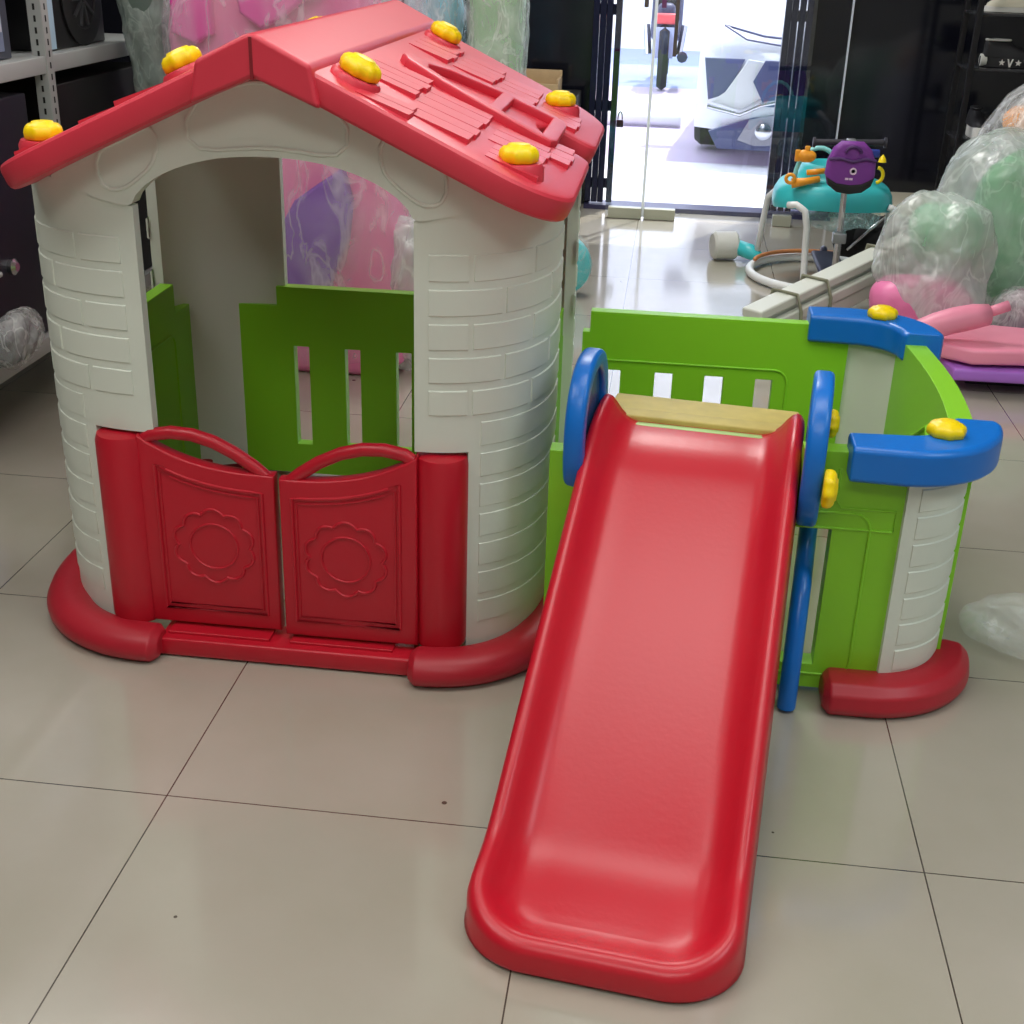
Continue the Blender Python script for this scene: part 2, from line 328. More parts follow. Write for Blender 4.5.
# parked car (white people carrier seen through the doorway)
def make_car():
    t = thing('car', 'white car parked outside the glass door, dark grille and chrome bumper line', 'car', (.10, 8.2, 0), radians(-4))
    W = 1.75; CW = mat('white_car_paint', srgb(238, 240, 244), .2, coat=.5)
    prof = [(.02, .2), (0, .32), (.02, .52), (.05, .66), (.12, .78), (.3, .88), (1.0, 1.02), (1.15, 1.06), (1.75, 1.6), (2.2, 1.7), (3.6, 1.68), (4.1, 1.5), (4.3, 1.0), (4.35, .5), (4.3, .22)]
    bm = bmesh.new(); nx = 14; rows = []
    for i in range(nx+1):
        u = -1+2*i/nx; e = abs(u)**4; row = []
        for (y, z) in prof:
            tum = max(0, z-1.0)*.28; x = W/2+u*(W/2-tum-.02)
            yy = y+.16*e*(1 if y < 1 else -.4 if y > 4 else 0); zz = z-(.05*e if z > .8 else 0)
            row.append(bm.verts.new((x, yy, zz)))
        rows.append(row)
    for a, b in zip(rows, rows[1:]):
        for k in range(len(prof)-1): bm.faces.new((a[k], b[k], b[k+1], a[k+1]))
        bm.faces.new((a[-1], b[-1], b[0], a[0]))
    bm.faces.new(rows[0]); bm.faces.new(rows[-1][::-1])
    finish('body', bm, CW, t, angle=.7)
    LG = mat('hazy_headlamp_lens', srgb(104, 106, 140), .1); DG = mat('hazy_grille', srgb(74, 80, 122), .3)  # lens and grille lightened towards lilac, glare haze put into the colour
    GB = mat('bumper_grey', srgb(150, 148, 158), .35)
    def fp(name, pts, m, d=.03, y=0):
        finish(name, plate([pts], d, .004, Matrix.Translation((0, y, 0)) @ Matrix.Rotation(pi/2, 4, 'X')), m, t, smooth=False)
    for s in (0, 1):
        q = (lambda p: [(W-a if s else a, b) for a, b in p])
        fp('headlamp', q([(.06, .62), (.10, .38), (.21, .42), (.30, .62)]), LG, .04, .05 if not s else .05)
        fp('lamp_surround', q([(.32, .62), (.20, .43), (.12, .37), (.30, .33), (.44, .42), (.50, .60)]), WHITE, .05, .035)
        fp('fog_lamp_pod', q([(.40, .05+.08), (.30, .16), (.36, .28), (.52, .32), (.55, .14)]), GB, .05, .0)
        bm = bmesh.new(); lathe(bm, [(.05, 0), (.05, .02), (.035, .03), (0, .03)], 20, Matrix.Translation((W-.45 if s else .45, -.03, .22)) @ Matrix.Rotation(pi/2, 4, 'X'))
        finish('fog_lamp', bm, CHROME, t)
        bm = bmesh.new(); box(bm, (W+.06 if s else -.06, 1.2, 1.03), (.2, .1, .16), bev=.03); finish('wing_mirror', bm, mat('mirror_shell', srgb(96, 104, 150), .3), t)
        for y in (.85, 3.5):
            bm = bmesh.new(); lathe(bm, [(.12, -.1), (.3, -.1), (.33, -.06), (.33, .06), (.3, .1), (.12, .1), (.1, .04), (0, .04)], 28, Matrix.Translation((W-.1 if s else .1, y, .33)) @ Matrix.Rotation(pi/2 if s else -pi/2, 4, 'Y'))
            finish('wheel', bm, mat('tyre_rubber', srgb(30, 30, 34), .7), t)
    fp('grille', [(.42, .62), (.36, .50), (.44, .36), (W-.44, .36), (W-.36, .50), (W-.42, .62)], DG, .05, .01)
    fp('lower_grille', [(.18, .1), (.12, .20), (.38, .29), (.6, .32), (W-.6, .32), (W-.38, .29), (W-.12, .2), (W-.18, .1)], DG, .06, .03)
    for s in (0, 1):
        bm = bmesh.new(); tube(bm, [(W-x if s else x, -.02, z) for x, z in ((.1, .35), (.3, .31), (.42, .37), (.55, .40), (.875, .40))], .014, squash=.6); finish('chrome_strip', bm, CHROME, t)
    bm = bmesh.new(); tube(bm, [(.16, .14, .80), (.4, .08, .75), (.875, .05, .72), (1.35, .08, .75), (1.6, .14, .80)], .007); tube(bm, [(.16, .14, .80), (.3, .06, .73), (.875, .02, .66), (1.45, .06, .73), (1.6, .14, .80)], .007)
    finish('bonnet_seam', bm, DG, t)
    bm = bmesh.new(); v = [bm.verts.new(p) for p in ((.15, 1.13, 1.07), (1.6, 1.13, 1.07), (1.47, 1.71, 1.6), (.28, 1.71, 1.6))]; bm.faces.new(v)
    ob = finish('windscreen', bm, mat('windscreen_glass', srgb(170, 185, 200), .05), t); ob.location = (0, -.02, .02)
    sd = ob.modifiers.new('thick', 'SOLIDIFY'); sd.thickness = .01
    return t
make_car()
# motor scooter
def make_moto():
    t = thing('motor_scooter', 'dark motor scooter parked across the pavement outside, red tail lamp facing the door', 'motor scooter', (-.13, 12.3, -.02))
    DK = mat('moto_dark', srgb(58, 58, 84), .4); RB = mat('tyre_rubber', srgb(30, 30, 34), .7)
    for y in (.1, 1.3):
        bm = bmesh.new(); lathe(bm, [(.2, -.04), (.27, -.045), (.3, 0), (.27, .045), (.2, .04)], 28, Matrix.Translation((0, y, .3)) @ Matrix.Rotation(pi/2, 4, 'Y')); finish('wheel', bm, RB, t)
    bm = bmesh.new(); box(bm, (0, .45, .52), (.24, .9, .2), bev=.07); box(bm, (0, .1, .62), (.16, .2, .25), bev=.05); box(bm, (0, 1.15, .65), (.3, .16, .6), rot=Euler((-.3, 0, 0)), bev=.05); finish('body', bm, DK, t)
    bm = bmesh.new(); box(bm, (0, .5, .74), (.22, .65, .09), bev=.035); finish('seat', bm, BLACK, t)
    bm = bmesh.new(); box(bm, (0, -.03, .62), (.2, .05, .09), bev=.02); finish('tail_lamp', bm, mat('tail_lamp_red', srgb(225, 90, 90), .3), t)
    bm = bmesh.new(); box(bm, (0, -.05, .42), (.17, .02, .26), bev=.006); finish('mudguard_plate', bm, mat('plate_pale', srgb(170, 180, 210), .5), t)
    bm = bmesh.new(); tube(bm, [(-.33, 1.1, .98), (-.12, 1.14, 1.0), (0, 1.15, .97), (.12, 1.14, 1.0), (.33, 1.1, .98)], .018); finish('handlebar', bm, DK, t)
    for s in (-1, 1):
        bm = bmesh.new(); tube(bm, [(s*.18, 1.12, 1.0), (s*.24, 1.12, 1.15)], .007); box(bm, (s*.26, 1.11, 1.2), (.12, .02, .08), bev=.009); finish('mirror', bm, DK, t)
        bm = bmesh.new(); tube(bm, [(s*.14, .2, .3), (s*.17, .25, .55)], .03); finish('shock', bm, CHROME, t)
    bm = bmesh.new(); tube(bm, [(.17, .7, .22), (.17, 0, .3)], [.03, .05]); finish('exhaust', bm, DK, t)
make_moto()
bm = bmesh.new(); tube(bm, [(-.5, 9.95, .035), (.06, 9.95, .035)], .05, 12); o = finish('parking_stop', bm, WHITE); tag(o, 'low white parking bar on the pavement left of the car', 'parking bar')

# ------------------------------------------------------------------ the playhouse
XC, YC = -.655, 2.54
XD = -.667                      # centre of the doors
HWS = {-1: .51, 1: .468}; OPEN = .241
FY = 2.10                       # front face
CAS = {k: v-OPEN for k, v in HWS.items()}; CB = .27
house = thing('playhouse', 'plastic playhouse with red roof, cream brick walls and red swing doors', 'playhouse', (0, 0, 0))
def ztop_at(dx):
    t = max(0, (dx-OPEN)/.155)
    return min(.850+.034*t**1.3, 1.132-.47*dx-.052)
def colfn(sx, sy, ex=2.35):
    """rounded house corner as a surface: u 0..1 along the plan, v = height. sx -1 left/+1 right, sy -1 front/+1 back"""
    def fn(u, v):
        a = CAS[sx]; b = CB if sy < 0 else .17; c0 = abs(FY-YC)-b
        if v > .80: v = .80+(v-.80)*(ztop_at(OPEN+a*max(sin(min(u, 1)*pi/2), 0)**(2/ex))-.80)/.062
        if u <= 1:
            t = u*pi/2; x = OPEN+a*max(sin(t), 0)**(2/ex) if u > 0 else OPEN+u*.1
            y = -c0-b*max(cos(t), 0)**(2/ex) if u < 1 else -c0
        else:
            x = OPEN+a; y = -c0+(u-1)*.1
        return Vector((XC+sx*x, YC+(-sy)*y if sy > 0 else YC+y, v))
    return fn
def _uval(dx, a=.25, ex=2.35):
    return math.asin(min(1, (dx/a)**(ex/2)))/(pi/2)
NOTS = {-1: _uval(.118, CAS[-1]), 1: _uval(.096, CAS[1])}              # the door post recess ends here
UWID = 1.35
def column(sx, sy):
    NOTU = NOTS[sx]; fn0 = colfn(sx, sy); flip = (sx*sy > 0)
    # make the normal point outwards whichever corner it is
    fn = fn0 if not flip else (lambda u, v: fn0(-u, v))
    cv = (lambda u: u) if not flip else (lambda u: -u)
    UW = UWID if sy < 0 else 1.02; ztop = .862; zs = merge(lin(.03, .80, 14), [.44, .82, ztop])
    us = [1e-3]+merge(lin(.02, .98, 22), [NOTU, .999], [1.01, UW])
    bm = bmesh.new()
    low_side = (lambda u, v: not (v < .44 and u < NOTU))
    uu = us if not flip else [-x for x in us][::-1]
    shell(bm, fn, uu, zs, .024, lambda u, v: low_side(abs(u), v))
    # raised bricks
    z = .80; row = 0
    edge_lo = _uval(.022); 
    def u_at(w_):   # arc position -> u
        return w_
    while z > .10:
        z0 = z-.054
        lo = edge_lo if z0 > .455 else NOTU+.05
        if z0 < .455 and z > .455: z0 = z-.054; lo = NOTU+.05
        hi = (UWID if sy < 0 else 1.02)-.04
        cuts = [.42, .80] if row % 2 else [.24, .62, 1.1]
        if lo == NOTU+.05: cuts = []
        pts = [lo]+[c for c in cuts if c > lo+.1]+[hi]
        for a, b_ in zip(pts, pts[1:]):
            a2, b2 = a+.012, b_-.012
            if flip: a2, b2 = -b2, -a2
            patch(bm, fn, a2, b2, z0+.002, z-.002, .0022, .0035, 8)
        z -= .060; row += 1
    # face the opening: return flange
    return finish('wall_corner', bm, CREAM, house, angle=.3)
for sx in (-1, 1):
    for sy in (-1, 1): column(sx, sy)
# arch gables front and back
def gable(sy):
    def ypl(dx):
        d = max(0, abs(dx)-OPEN); t = min(1, (d/CAS[1 if dx > 0 else -1])); y = CB*(1-(1-t**2.35)**(1/2.35))
        return y
    H = .395
    def low(dx):
        a = abs(dx)
        if a <= OPEN: return .855+.088*(1-(a/OPEN)**2.2)**(1/1.5) if a < OPEN else .855
        t = (a-OPEN)/(H-OPEN); return .850+.034*t**1.3
    def top(dx):
        a = sqrt(dx*dx+.055**2); return max(low(dx)+.003, 1.092-.475*(a-.03))
    def fn(u, v):
        z = low(u)*(1-v)+top(u)*v; off = FY-YC+ypl(u)-.004
        return Vector((XC+u, YC+(off if sy < 0 else -off), z)) 
    us = merge(lin(-H, H, 44), [-OPEN, OPEN, -OPEN*.97, OPEN*.97]); bm = bmesh.new()
    f2 = fn if sy < 0 else (lambda u, v: fn(-u, v))
    shell(bm, f2, us, lin(0, 1, 5), .034)
    # three embossed pillows with rims
    def emb(pts):
        loop = []
        for x, z in pts:
            off = FY-YC+ypl(x)-.005; loop.append((XC+x, YC+(off if sy < 0 else -off), z))
        tube(bm, loop, .0035, 6, closed=True)
    def oval(x0, x1, m0, m1, n=9, e=.5):
        # region between arch and roof line, from x0 to x1
        a = []
        for i in range(n+1):
            x = x0+(x1-x0)*i/n; a.append((x, top(x)*m1+low(x)*(1-m1)))
        b_ = []
        for i in range(n+1):
            x = x1+(x0-x1)*i/n; b_.append((x, top(x)*m0+low(x)*(1-m0)))
        pts = a+b_
        # round corners by smoothing
        for _ in range(3): pts = [((pts[i-1][0]+2*pts[i][0]+pts[(i+1) % len(pts)][0])/4, (pts[i-1][1]+2*pts[i][1]+pts[(i+1) % len(pts)][1])/4) for i in range(len(pts))]
        return pts
    emb(oval(-.155, .155, .12, .90)); emb(oval(-.305, -.18, .18, .80)); emb(oval(.18, .305, .18, .80))
    finish('arch_gable', bm, CREAM, house, angle=.9)
gable(-1); gable(1)

# low green walls: left, right, back
def green_wall(fn, us, zs, mask, name='low_wall', ribs=None):
    bm = bmesh.new(); shell(bm, fn, us, zs, .032, mask)
    if ribs:
        for r in ribs: tube(bm, r, .004, 6, closed=True)
    return finish(name, bm, GREEN, house, bevel=.004)
BY = 2*YC-FY                                   # back plane
def slotmask(slots, zlo, zhi): return lambda u, v: not (zlo < v < zhi and any(a < u < b for a, b in slots))
bs = [(XC+c-.019, XC+c+.019) for c in (-.205, -.077, .050, .177)]
us = merge(lin(XC-.375, XC+.375, 4), [q for s in bs for q in s], [XC-.262, XC+.262])
zs = merge([.015, .094, .35, .45, .497])
bmask = slotmask(bs, .094, .35)
green_wall(lambda u, v: Vector((u, BY-.035, v)), us, zs, lambda u, v: bmask(u, v) and not (v > .45 and abs(u-XC) > .262))
for sx in (-1, 1):
    X = XC+sx*(HWS[sx]-.022)
    f = (lambda u, v, X=X: Vector((X, u, v))) if sx > 0 else (lambda u, v, X=X: Vector((X, -u, v)))
    us = [YC-.27, YC-.135, YC+.25, YC+.34]
    if sx < 0: us = [-q for q in us[::-1]]
    green_wall(f, us, [.02, .46, .53], lambda u, v: not (v > .46 and not YC-.14 < abs(u) < YC+.255),
               ribs=[[(X+(-sx)*.032, YC+a, b) for a, b in rrect(-.13, .08, .23, .42, .03)]])

# roof: two panels, ridge cap
SL = .47; TH = math.atan(SL); PZ = 1.132; XR = -.645
YF, YB = 2.015, 3.075
S1 = .552                                        # slope length to the eave
def roof_panel(sx):
    S1 = .552 if sx > 0 else .537; pts = []; r = .13; n = 9
    pts.append((.07, YF)); 
    for i in range(n+1):
        a = -pi/2+pi/2*i/n; pts.append((S1-r+r*cos(a), YF+r*.9+r*.9*sin(a)))
    # scallop in the eave
    cy, nr = 2.57, .075
    pts.append((S1, cy-nr-.05))
    for i in range(5): 
        a = pi/2*i/4; pts.append((S1-.03+.03*cos(a), cy-nr-.03+.03*sin(a)))
    for i in range(1, 12):
        a = -pi/2-pi*i/12; pts.append((S1-.05+nr*.95*cos(a), cy+nr*sin(a)))
    for i in range(5):
        a = -pi/2+pi/2*i/4; pts.append((S1-.03+.03*cos(a), cy+nr+.03+.03*sin(a)))
    for i in range(n+1):
        a = pi/2*i/n; pts.append((S1-r+r*cos(a), YB-r*.9+r*.9*sin(a)))
    pts.append((.07, YB))
    T = .046
    # local frame: X = down slope, Y = along, Z = up normal
    if sx > 0: R = Matrix.Rotation(TH, 4, 'Y')
    else: R = Matrix.Rotation(pi, 4, 'Z') @ Matrix.Rotation(TH, 4, 'Y')
    M = Matrix.Translation((XR, 0, PZ)) @ R
    def L(s, y, z=0): return (s, y if sx > 0 else -y, z)
    pp = [(p[0], p[1] if sx > 0 else -p[1]) for p in pts]
    if sx < 0: pp = pp[::-1]
    bm = plate([pp], T, .012, Matrix.Translation((0, 0, -T/2)))
    # raised shingles: (s0, y0, pieces)
    def slab(s0, s1, y0, y1):
        h = .008; c = [(s0, y0, .001), (s1, y0, h), (s1, y1, h), (s0, y1, .001)]
        k = [(s0, y0, -.004), (s1+.003, y0, -.004), (s1+.003, y1, -.004), (s0, y1, -.004)]
        a = [bm.verts.new(L(*q)) for q in c]; b_ = [bm.verts.new(L(*q)) for q in k]
        fs = [(a[0], a[1], a[2], a[3])]+[(a[i], b_[i], b_[(i+1) % 4], a[(i+1) % 4]) for i in range(4)]
        for q in fs: bm.faces.new(q)
    def group(s1, y0, ws, ln, jag):
        y = y0
        for i, w_ in enumerate(ws):
            slab(s1-ln, s1+jag[i % len(jag)]*.45, y+.003, y+w_); y += w_
    group(.235, 2.20, (.045, .05, .05, .055), .11, (0, -.010, .004, -.012))
    group(.205, 2.68, (.06, .05, .055, .05), .085, (0, .008, -.006))
    group(.355, 2.08, (.06, .06, .065, .06, .05), .115, (0, .008, -.006, .004))
    group(.305, 2.70, (.055, .06, .05, .06), .09, (-.006, 0, .008))
    group(.475, 2.20, (.06, .055, .05), .10, (.0, .008, -.004))
    group(.395, 2.69, (.05, .06, .055, .06), .085, (.0, .008, 0))
    group(.26, 2.03, (.045, .04), .09, (0, -.006))
    group(.48, 2.07, (.04, .04, .05), .09, (0, .006))
    group(.515, 2.30, (.05, .055, .06), .075, (0, .008, -.004))
    group(.495, 2.68, (.05, .055, .06), .085, (0, .008, 0))
    # attic window relief: raised rounded triangle with a cross bar
    o1 = [(.165, 2.435), (.150, 2.465), (.155, 2.50), (.19, 2.555), (.25, 2.60), (.33, 2.635), (.44, 2.665), (.47, 2.655), (.478, 2.62), (.478, 2.42), (.468, 2.39), (.44, 2.385), (.33, 2.39), (.24, 2.405)]
    h1 = [(.205, 2.455), (.20, 2.49), (.235, 2.545), (.335, 2.605), (.335, 2.42), (.26, 2.43)]
    h2 = [(.362, 2.42), (.362, 2.612), (.445, 2.632), (.445, 2.418)]
    k_ = 1 if sx > 0 else -1
    plate([[(a, b*k_) for a, b in o] for o in (o1, h1, h2)], .02, .005, Matrix.Translation((0, 0, .006)), bm)
    bmesh.ops.transform(bm, matrix=M, verts=bm.verts)
    finish('roof_panel', bm, RED_SHEEN, house, angle=.5)
    # pedestals and knobs of the eave, knobs by the ridge
    for y in (2.115, 2.875):
        p = M @ Vector(L(.466, y, -.022)); bm = bmesh.new()
        lathe(bm, [(.042, -.005), (.042, .018), (.038, .026), (0, .026)], 28, Matrix.Translation((p.x-sx*.01, p.y, p.z+.012)))
        box(bm, (p.x-sx*.03, p.y, p.z+.022), (.05, .080, .026), bev=.006)
        finish('knob_block', bm, RED_SHEEN, house, angle=.7)
        knob(house, (p.x-sx*.01, p.y, p.z+.037))
        q = M @ Vector(L(.152, y+(-.012 if y < 2.5 else .03), 0)); nn = (M.to_3x3() @ Vector((0, 0, 1)))
        bm = bmesh.new(); lathe(bm, [(.043, -.01), (.042, .006), (.038, .011), (0, .011)], 28, Matrix.Translation(q) @ nn.to_track_quat('Z', 'Y').to_matrix().to_4x4()); finish('knob_block', bm, RED_SHEEN, house, angle=.7)
        knob(house, q+nn*.01, nn, r=.033)
for sx in (1, -1): roof_panel(sx)
# ridge cap : bent strip with fascia at both ends
def ridge():
    bm = bmesh.new(); T = .044; prof = []
    d = .092
    top_ = [(-d, -d*SL), (-.012, -.004), (0, 0), (.012, -.004), (d, -d*SL)]
    pr = [(x, z+.010) for x, z in top_]+[(x+(.012 if x > 0 else -.012), z-T-.012) for x, z in (top_[-1],)]+[(0, -T-.012)]+[(top_[0][0]-.012, top_[0][1]-T-.012)]
    y0, y1 = YF-.012, YB+.012; rows = []
    for y in (y0, y1): rows.append([bm.verts.new((XR+x, y, PZ+z)) for x, z in pr])
    n = len(pr)
    for i in range(n): bm.faces.new((rows[0][i], rows[0][(i+1) % n], rows[1][(i+1) % n], rows[1][i]))
    bm.faces.new(rows[0]); bm.faces.new(rows[1][::-1])
    # fine moulded groove in the front face of the cap
    finish('ridge_cap', bm, RED_SHEEN, house, bevel=.008)
    bm = B((XR-.0025, y0-.001, PZ-.058), (XR+.0025, y0+.003, PZ+.004)); finish('ridge_seam', bm, mat('seam_red', srgb(130, 18, 30), .6), house, smooth=False)
ridge()

# base rims at the four corners, door sill
def rim(sx, sy):
    bm = bmesh.new(); pth = []; a, b, ex = CAS[sx]+(.012 if sx > 0 else .0), CB+.052, 2.3
    for i in range(25):
        t = pi/2*i/24; x = OPEN+.012+a*max(sin(t), 0)**(2/ex)+.002; y = -(abs(FY-YC)-CB)-b*max(cos(t), 0)**(2/ex); pth.append((x, y))
    pth.append((pth[-1][0], pth[-1][1]+.06))
    pth.insert(0, (pth[0][0]-.014, pth[0][1]))
    cs = [(-.036, .003), (.034, .003), (.044, .014), (.046, .028), (.038, .045), (.022, .057), (0, .061), (-.022, .058), (-.036, .05)]; rows = []
    n = len(pth)
    for i, p in enumerate(pth):
        q0 = Vector(pth[max(i-1, 0)]); q1 = Vector(pth[min(i+1, n-1)]); t = (q1-q0).normalized(); nr = Vector((t.y, -t.x))  # outward
        k = 1 if 0 < i < n-1 else .62
        rows.append([bm.verts.new((XC+sx*(p[0]+nr.x*o*k), YC+(-sy)*(p[1]+nr.y*o*k), z if i not in (0, n-1) else .003+(z-.003)*.72+.006)) for o, z in cs])
    for r0, r1 in zip(rows, rows[1:]):
        for k in range(len(cs)): bm.faces.new((r0[k], r0[(k+1) % len(cs)], r1[(k+1) % len(cs)], r1[k]))
    bm.faces.new(rows[0]); bm.faces.new(rows[-1][::-1])
    finish('base_rim', bm, REDB, house, angle=.9, bevel=.004)
for sx in (-1, 1):
    for sy in (-1, 1): rim(sx, sy)
bm = B((-.905, 2.045, .003), (-.41, 2.135, .040), bev=.006); box(bm, (-.79, 2.09, .042), (.2, .05, .008)); box(bm, (-.55, 2.09, .042), (.2, .05, .008))
finish('door_sill', bm, RED, house, bevel=.002)

# hinge posts and doors
for sx in (-1, 1):
    x = XD+sx*.300; bm = bmesh.new()
    lathe(bm, [(.026, .045), (.048, .05), (.05, .06), (.05, .418), (.046, .43), (.03, .434), (0, .434)], 32, Matrix.Translation((x, 2.122, 0)))
    finish('door_post', bm, RED, house, angle=.8)
def door(sx):
    # hinge side at |dx| = .255, free side near 0 ; outline in (x,z)
    y = 2.106 if sx < 0 else 2.094
    zl, zh = .374, .436
    def topz(a): # a distance from centre
        t = a/.262; return zl+(zh-zl)*(t**2.8)*1.0 if t < 1 else zh
    o = [(.006, .052), (.262, .052)]; o += [(a, topz(a)) for a in lin(.262, .006, 14)]
    o = [(XD+sx*a, z) for a, z in o]
    if sx < 0: o = o[::-1]
    M = Matrix.Translation((0, y, 0)) @ Matrix.Rotation(pi/2, 4, 'X')
    bm = plate([o], .03, .005, M)
    yf = y-.0155
    def pt(a, z): return (XD+sx*a, yf, z)
    tube(bm, [pt(a, z) for a, z in [(.03, .085), (.23, .085)]+[(a, topz(a)-.035) for a in lin(.23, .03, 10)]], .0035, 6, closed=True)
    tube(bm, [pt(a, z) for a, z in [(.038, .095), (.222, .095)]+[(a, topz(a)-.045) for a in lin(.222, .038, 10)]], .0022, 6, closed=True)
    c = (.128, .222)
    fl = []
    for i in range(96):
        a = 2*pi*i/96; r = .066+.0065*abs(sin(5*a))**.8*1.6; fl.append(pt(c[0]+r*cos(a)*1.03, c[1]+r*sin(a)))
    tube(bm, fl, .0032, 6, closed=True)
    tube(bm, [pt(c[0]+.046*cos(a), c[1]+.046*sin(a)) for a in lin(0, 2*pi*47/48, 47)], .0026, 6, closed=True)
    d = finish('door', bm, RED, house, angle=.6)
    bm = bmesh.new()
    pl = [(.250, .425), (.238, .434), (.20, .441), (.16, .439), (.12, .428), (.08, .408), (.045, .384), (.020, .362)]
    pl2 = []
    for i in range(len(pl)-1):
        for f in (0, .5): pl2.append((pl[i][0]+(pl[i+1][0]-pl[i][0])*f, pl[i][1]+(pl[i+1][1]-pl[i][1])*f))
    pl2.append(pl[-1])
    tube(bm, [(XD+sx*a, y, z) for a, z in pl2], .0125, 12)
    finish('door_handle', bm, RED, d, angle=1.2)
door(-1); door(1)

# ------------------------------------------------------------------ play yard fence to the right of the house
fence = thing('play_fence', 'low green plastic fence with blue corner caps joined to the right of the playhouse', 'fence', (0, 0, 0))
FX0, FX1, FFY, FBY = -.172, .580, 2.105, 2.955
def fpart(name, bm, m=GREEN, **k): return finish(name, bm, m, fence, **k)
# front panel with gap for the chute and a slot right of it
fu = merge([FX0, -.125, .185, .27, .335, .345, .454]); fz = [.015, .065, .345, .36, .455, .49]
bm = bmesh.new()
shell(bm, lambda u, v: Vector((u, FFY+.012, v)), fu, fz, .04, lambda u, v: not (.065 < v < .345 and .185 < u < .335) and not (v > .36 and -.125 < u < .27) and not (v > .455 and u < .27))
for lp in ([(.335, .46), (.335, .40), (.345, .385), (.44, .385), (.44, .345), (.13, .345)],):
    tube(bm, [(a, FFY+.012, b) for a, b in lp], .003, 6)
tube(bm, [(a, FFY+.012, b) for a, b in rrect(.165, .045, .40, .375, .03)], .003, 6, closed=True)
fpart('front_panel', bm, bevel=.004)
# back panel with four slots
bsl = [(-.118, -.078), (.003, .045), (.120, .164), (.238, .277)]
bm = bmesh.new(); us = merge([FX0, -.155, .335, .44], [q for s in bsl for q in s])
shell(bm, lambda u, v: Vector((u, FBY-.035, v)), us, [.015, .07, .35, .44, .49], .032, lambda u, v: not (.07 < v < .35 and any(a < u < b for a, b in bsl)) and not (v > .44 and u < -.155))
tube(bm, [(a, FBY-.036, b) for a, b in rrect(-.145, .05, .31, .375, .03)], .003, 6, closed=True)
fpart('back_panel', bm, bevel=.004)
# corner columns (cream) : quarter rounds
def fcorner(sy):
    r = .15; cx, cy = FX1-r, (FFY+r if sy < 0 else FBY-r)
    def fn(u, v):
        a = u*pi/2; x = cx+r*sin(a); y = cy-r*cos(a) if sy < 0 else cy+r*cos(a); return Vector((x, y, v))
    f = fn if sy < 0 else (lambda u, v: fn(-u, v))
    s = 1 if sy < 0 else -1
    bm = bmesh.new(); uu = lin(.10, .93, 14) if sy < 0 else lin(-.93, -.05, 14)
    shell(bm, f, uu, lin(.02, .46, 8), .024)
    z = .435
    while z > .07:
        a, b_ = (.20, .84) if sy < 0 else (-.84, -.16)
        patch(bm, f, a, b_, z-.048, z, .0022, .004, 8); z -= .0535
    fpart('corner_post', bm, CREAM, angle=.3)
    # green jamb strips at the post ends
    # blue cap : swept arc
    bm = bmesh.new(); pth = []
    e = -1 if sy < 0 else 1
    pth.append((.345, cy+e*(r-.008)))
    for i in range(17): a = radians(92)*i/16; pth.append((cx+.008+(r-.008)*sin(a), cy+e*(r-.008)*cos(a)))
    ring = [(-.046, .004), (-.046, .058), (-.038, .066), (.038, .066), (.046, .058), (.046, .004), (.038, 0), (-.038, 0)]
    rows = []
    for i, p in enumerate(pth):
        q0 = Vector(pth[max(i-1, 0)]); q1 = Vector(pth[min(i+1, len(pth)-1)]); t = (q1-q0).normalized(); nr = Vector((t.y, -t.x))
        k = .86 if i in (0, len(pth)-1) else 1
        rows.append([bm.verts.new((p[0]+nr.x*o*k, p[1]+nr.y*o*k, .451+z)) for o, z in ring])
    for r0, r1 in zip(rows, rows[1:]):
        for k in range(8): bm.faces.new((r0[k], r0[(k+1) % 8], r1[(k+1) % 8], r1[k]))
    bm.faces.new(rows[0]); bm.faces.new(rows[-1][::-1])
    fpart('corner_cap', bm, BLUE, bevel=.006, angle=.8)
    kx = (.512, FFY+.062) if sy < 0 else (.505, FBY-.035)
    knob(fence, (kx[0], kx[1], .515), r=.032, h=.026)
    # red base rim
    bm = bmesh.new(); pth = [(.352, cy+e*(r+.018)), (.364, cy+e*(r+.018))]
    for i in range(20): a = radians(95)*i/19; pth.append((cx+(r+.02)*sin(a), cy+e*(r+.018)*cos(a)))
    cs = [(-.05, .003), (.042, .003), (.05, .018), (.045, .045), (.028, .062), (0, .067), (-.03, .062), (-.05, .05)]; rows = []
    for i, p in enumerate(pth):
        q0 = Vector(pth[max(i-1, 0)]); q1 = Vector(pth[min(i+1, len(pth)-1)]); t = (q1-q0).normalized(); nr = Vector((t.y, -t.x))*(1 if sy < 0 else -1)
        ke = .62 if i in (0, len(pth)-1) else 1; rows.append([bm.verts.new((p[0]+nr.x*o*ke, p[1]+nr.y*o*ke, z if ke == 1 else .009+(z-.003)*.72)) for o, z in cs])
    for r0, r1 in zip(rows, rows[1:]):
        for k in range(8): bm.faces.new((r0[k], r0[(k+1) % 8], r1[(k+1) % 8], r1[k]))
    bm.faces.new(rows[0]); bm.faces.new(rows[-1][::-1])
    fpart('base_rim', bm, REDB, bevel=.008, angle=.9)
fcorner(-1); fcorner(1)
# curved side panel
bm = bmesh.new()
sf = lambda u, v: Vector((FX1+.002+.022*sin(pi*(u-2.2)/.66), u, v))
shell(bm, sf, lin(2.215, 2.865, 16), [.015, .06, .40, .49], .045)
tube(bm, [(sf(u, 0).x-.046, u, z) for u, z in [(2.36, .08), (2.7, .08), (2.7, .30), (2.53, .40), (2.36, .30)]], .005, 6, closed=True)
fpart('side_panel', bm, bevel=.006)

# ------------------------------------------------------------------ slide
slide = thing('slide', 'red plastic slide with blue handrails in front of the green fence', 'slide', (.092, 2.28, 0), radians(-6.8))
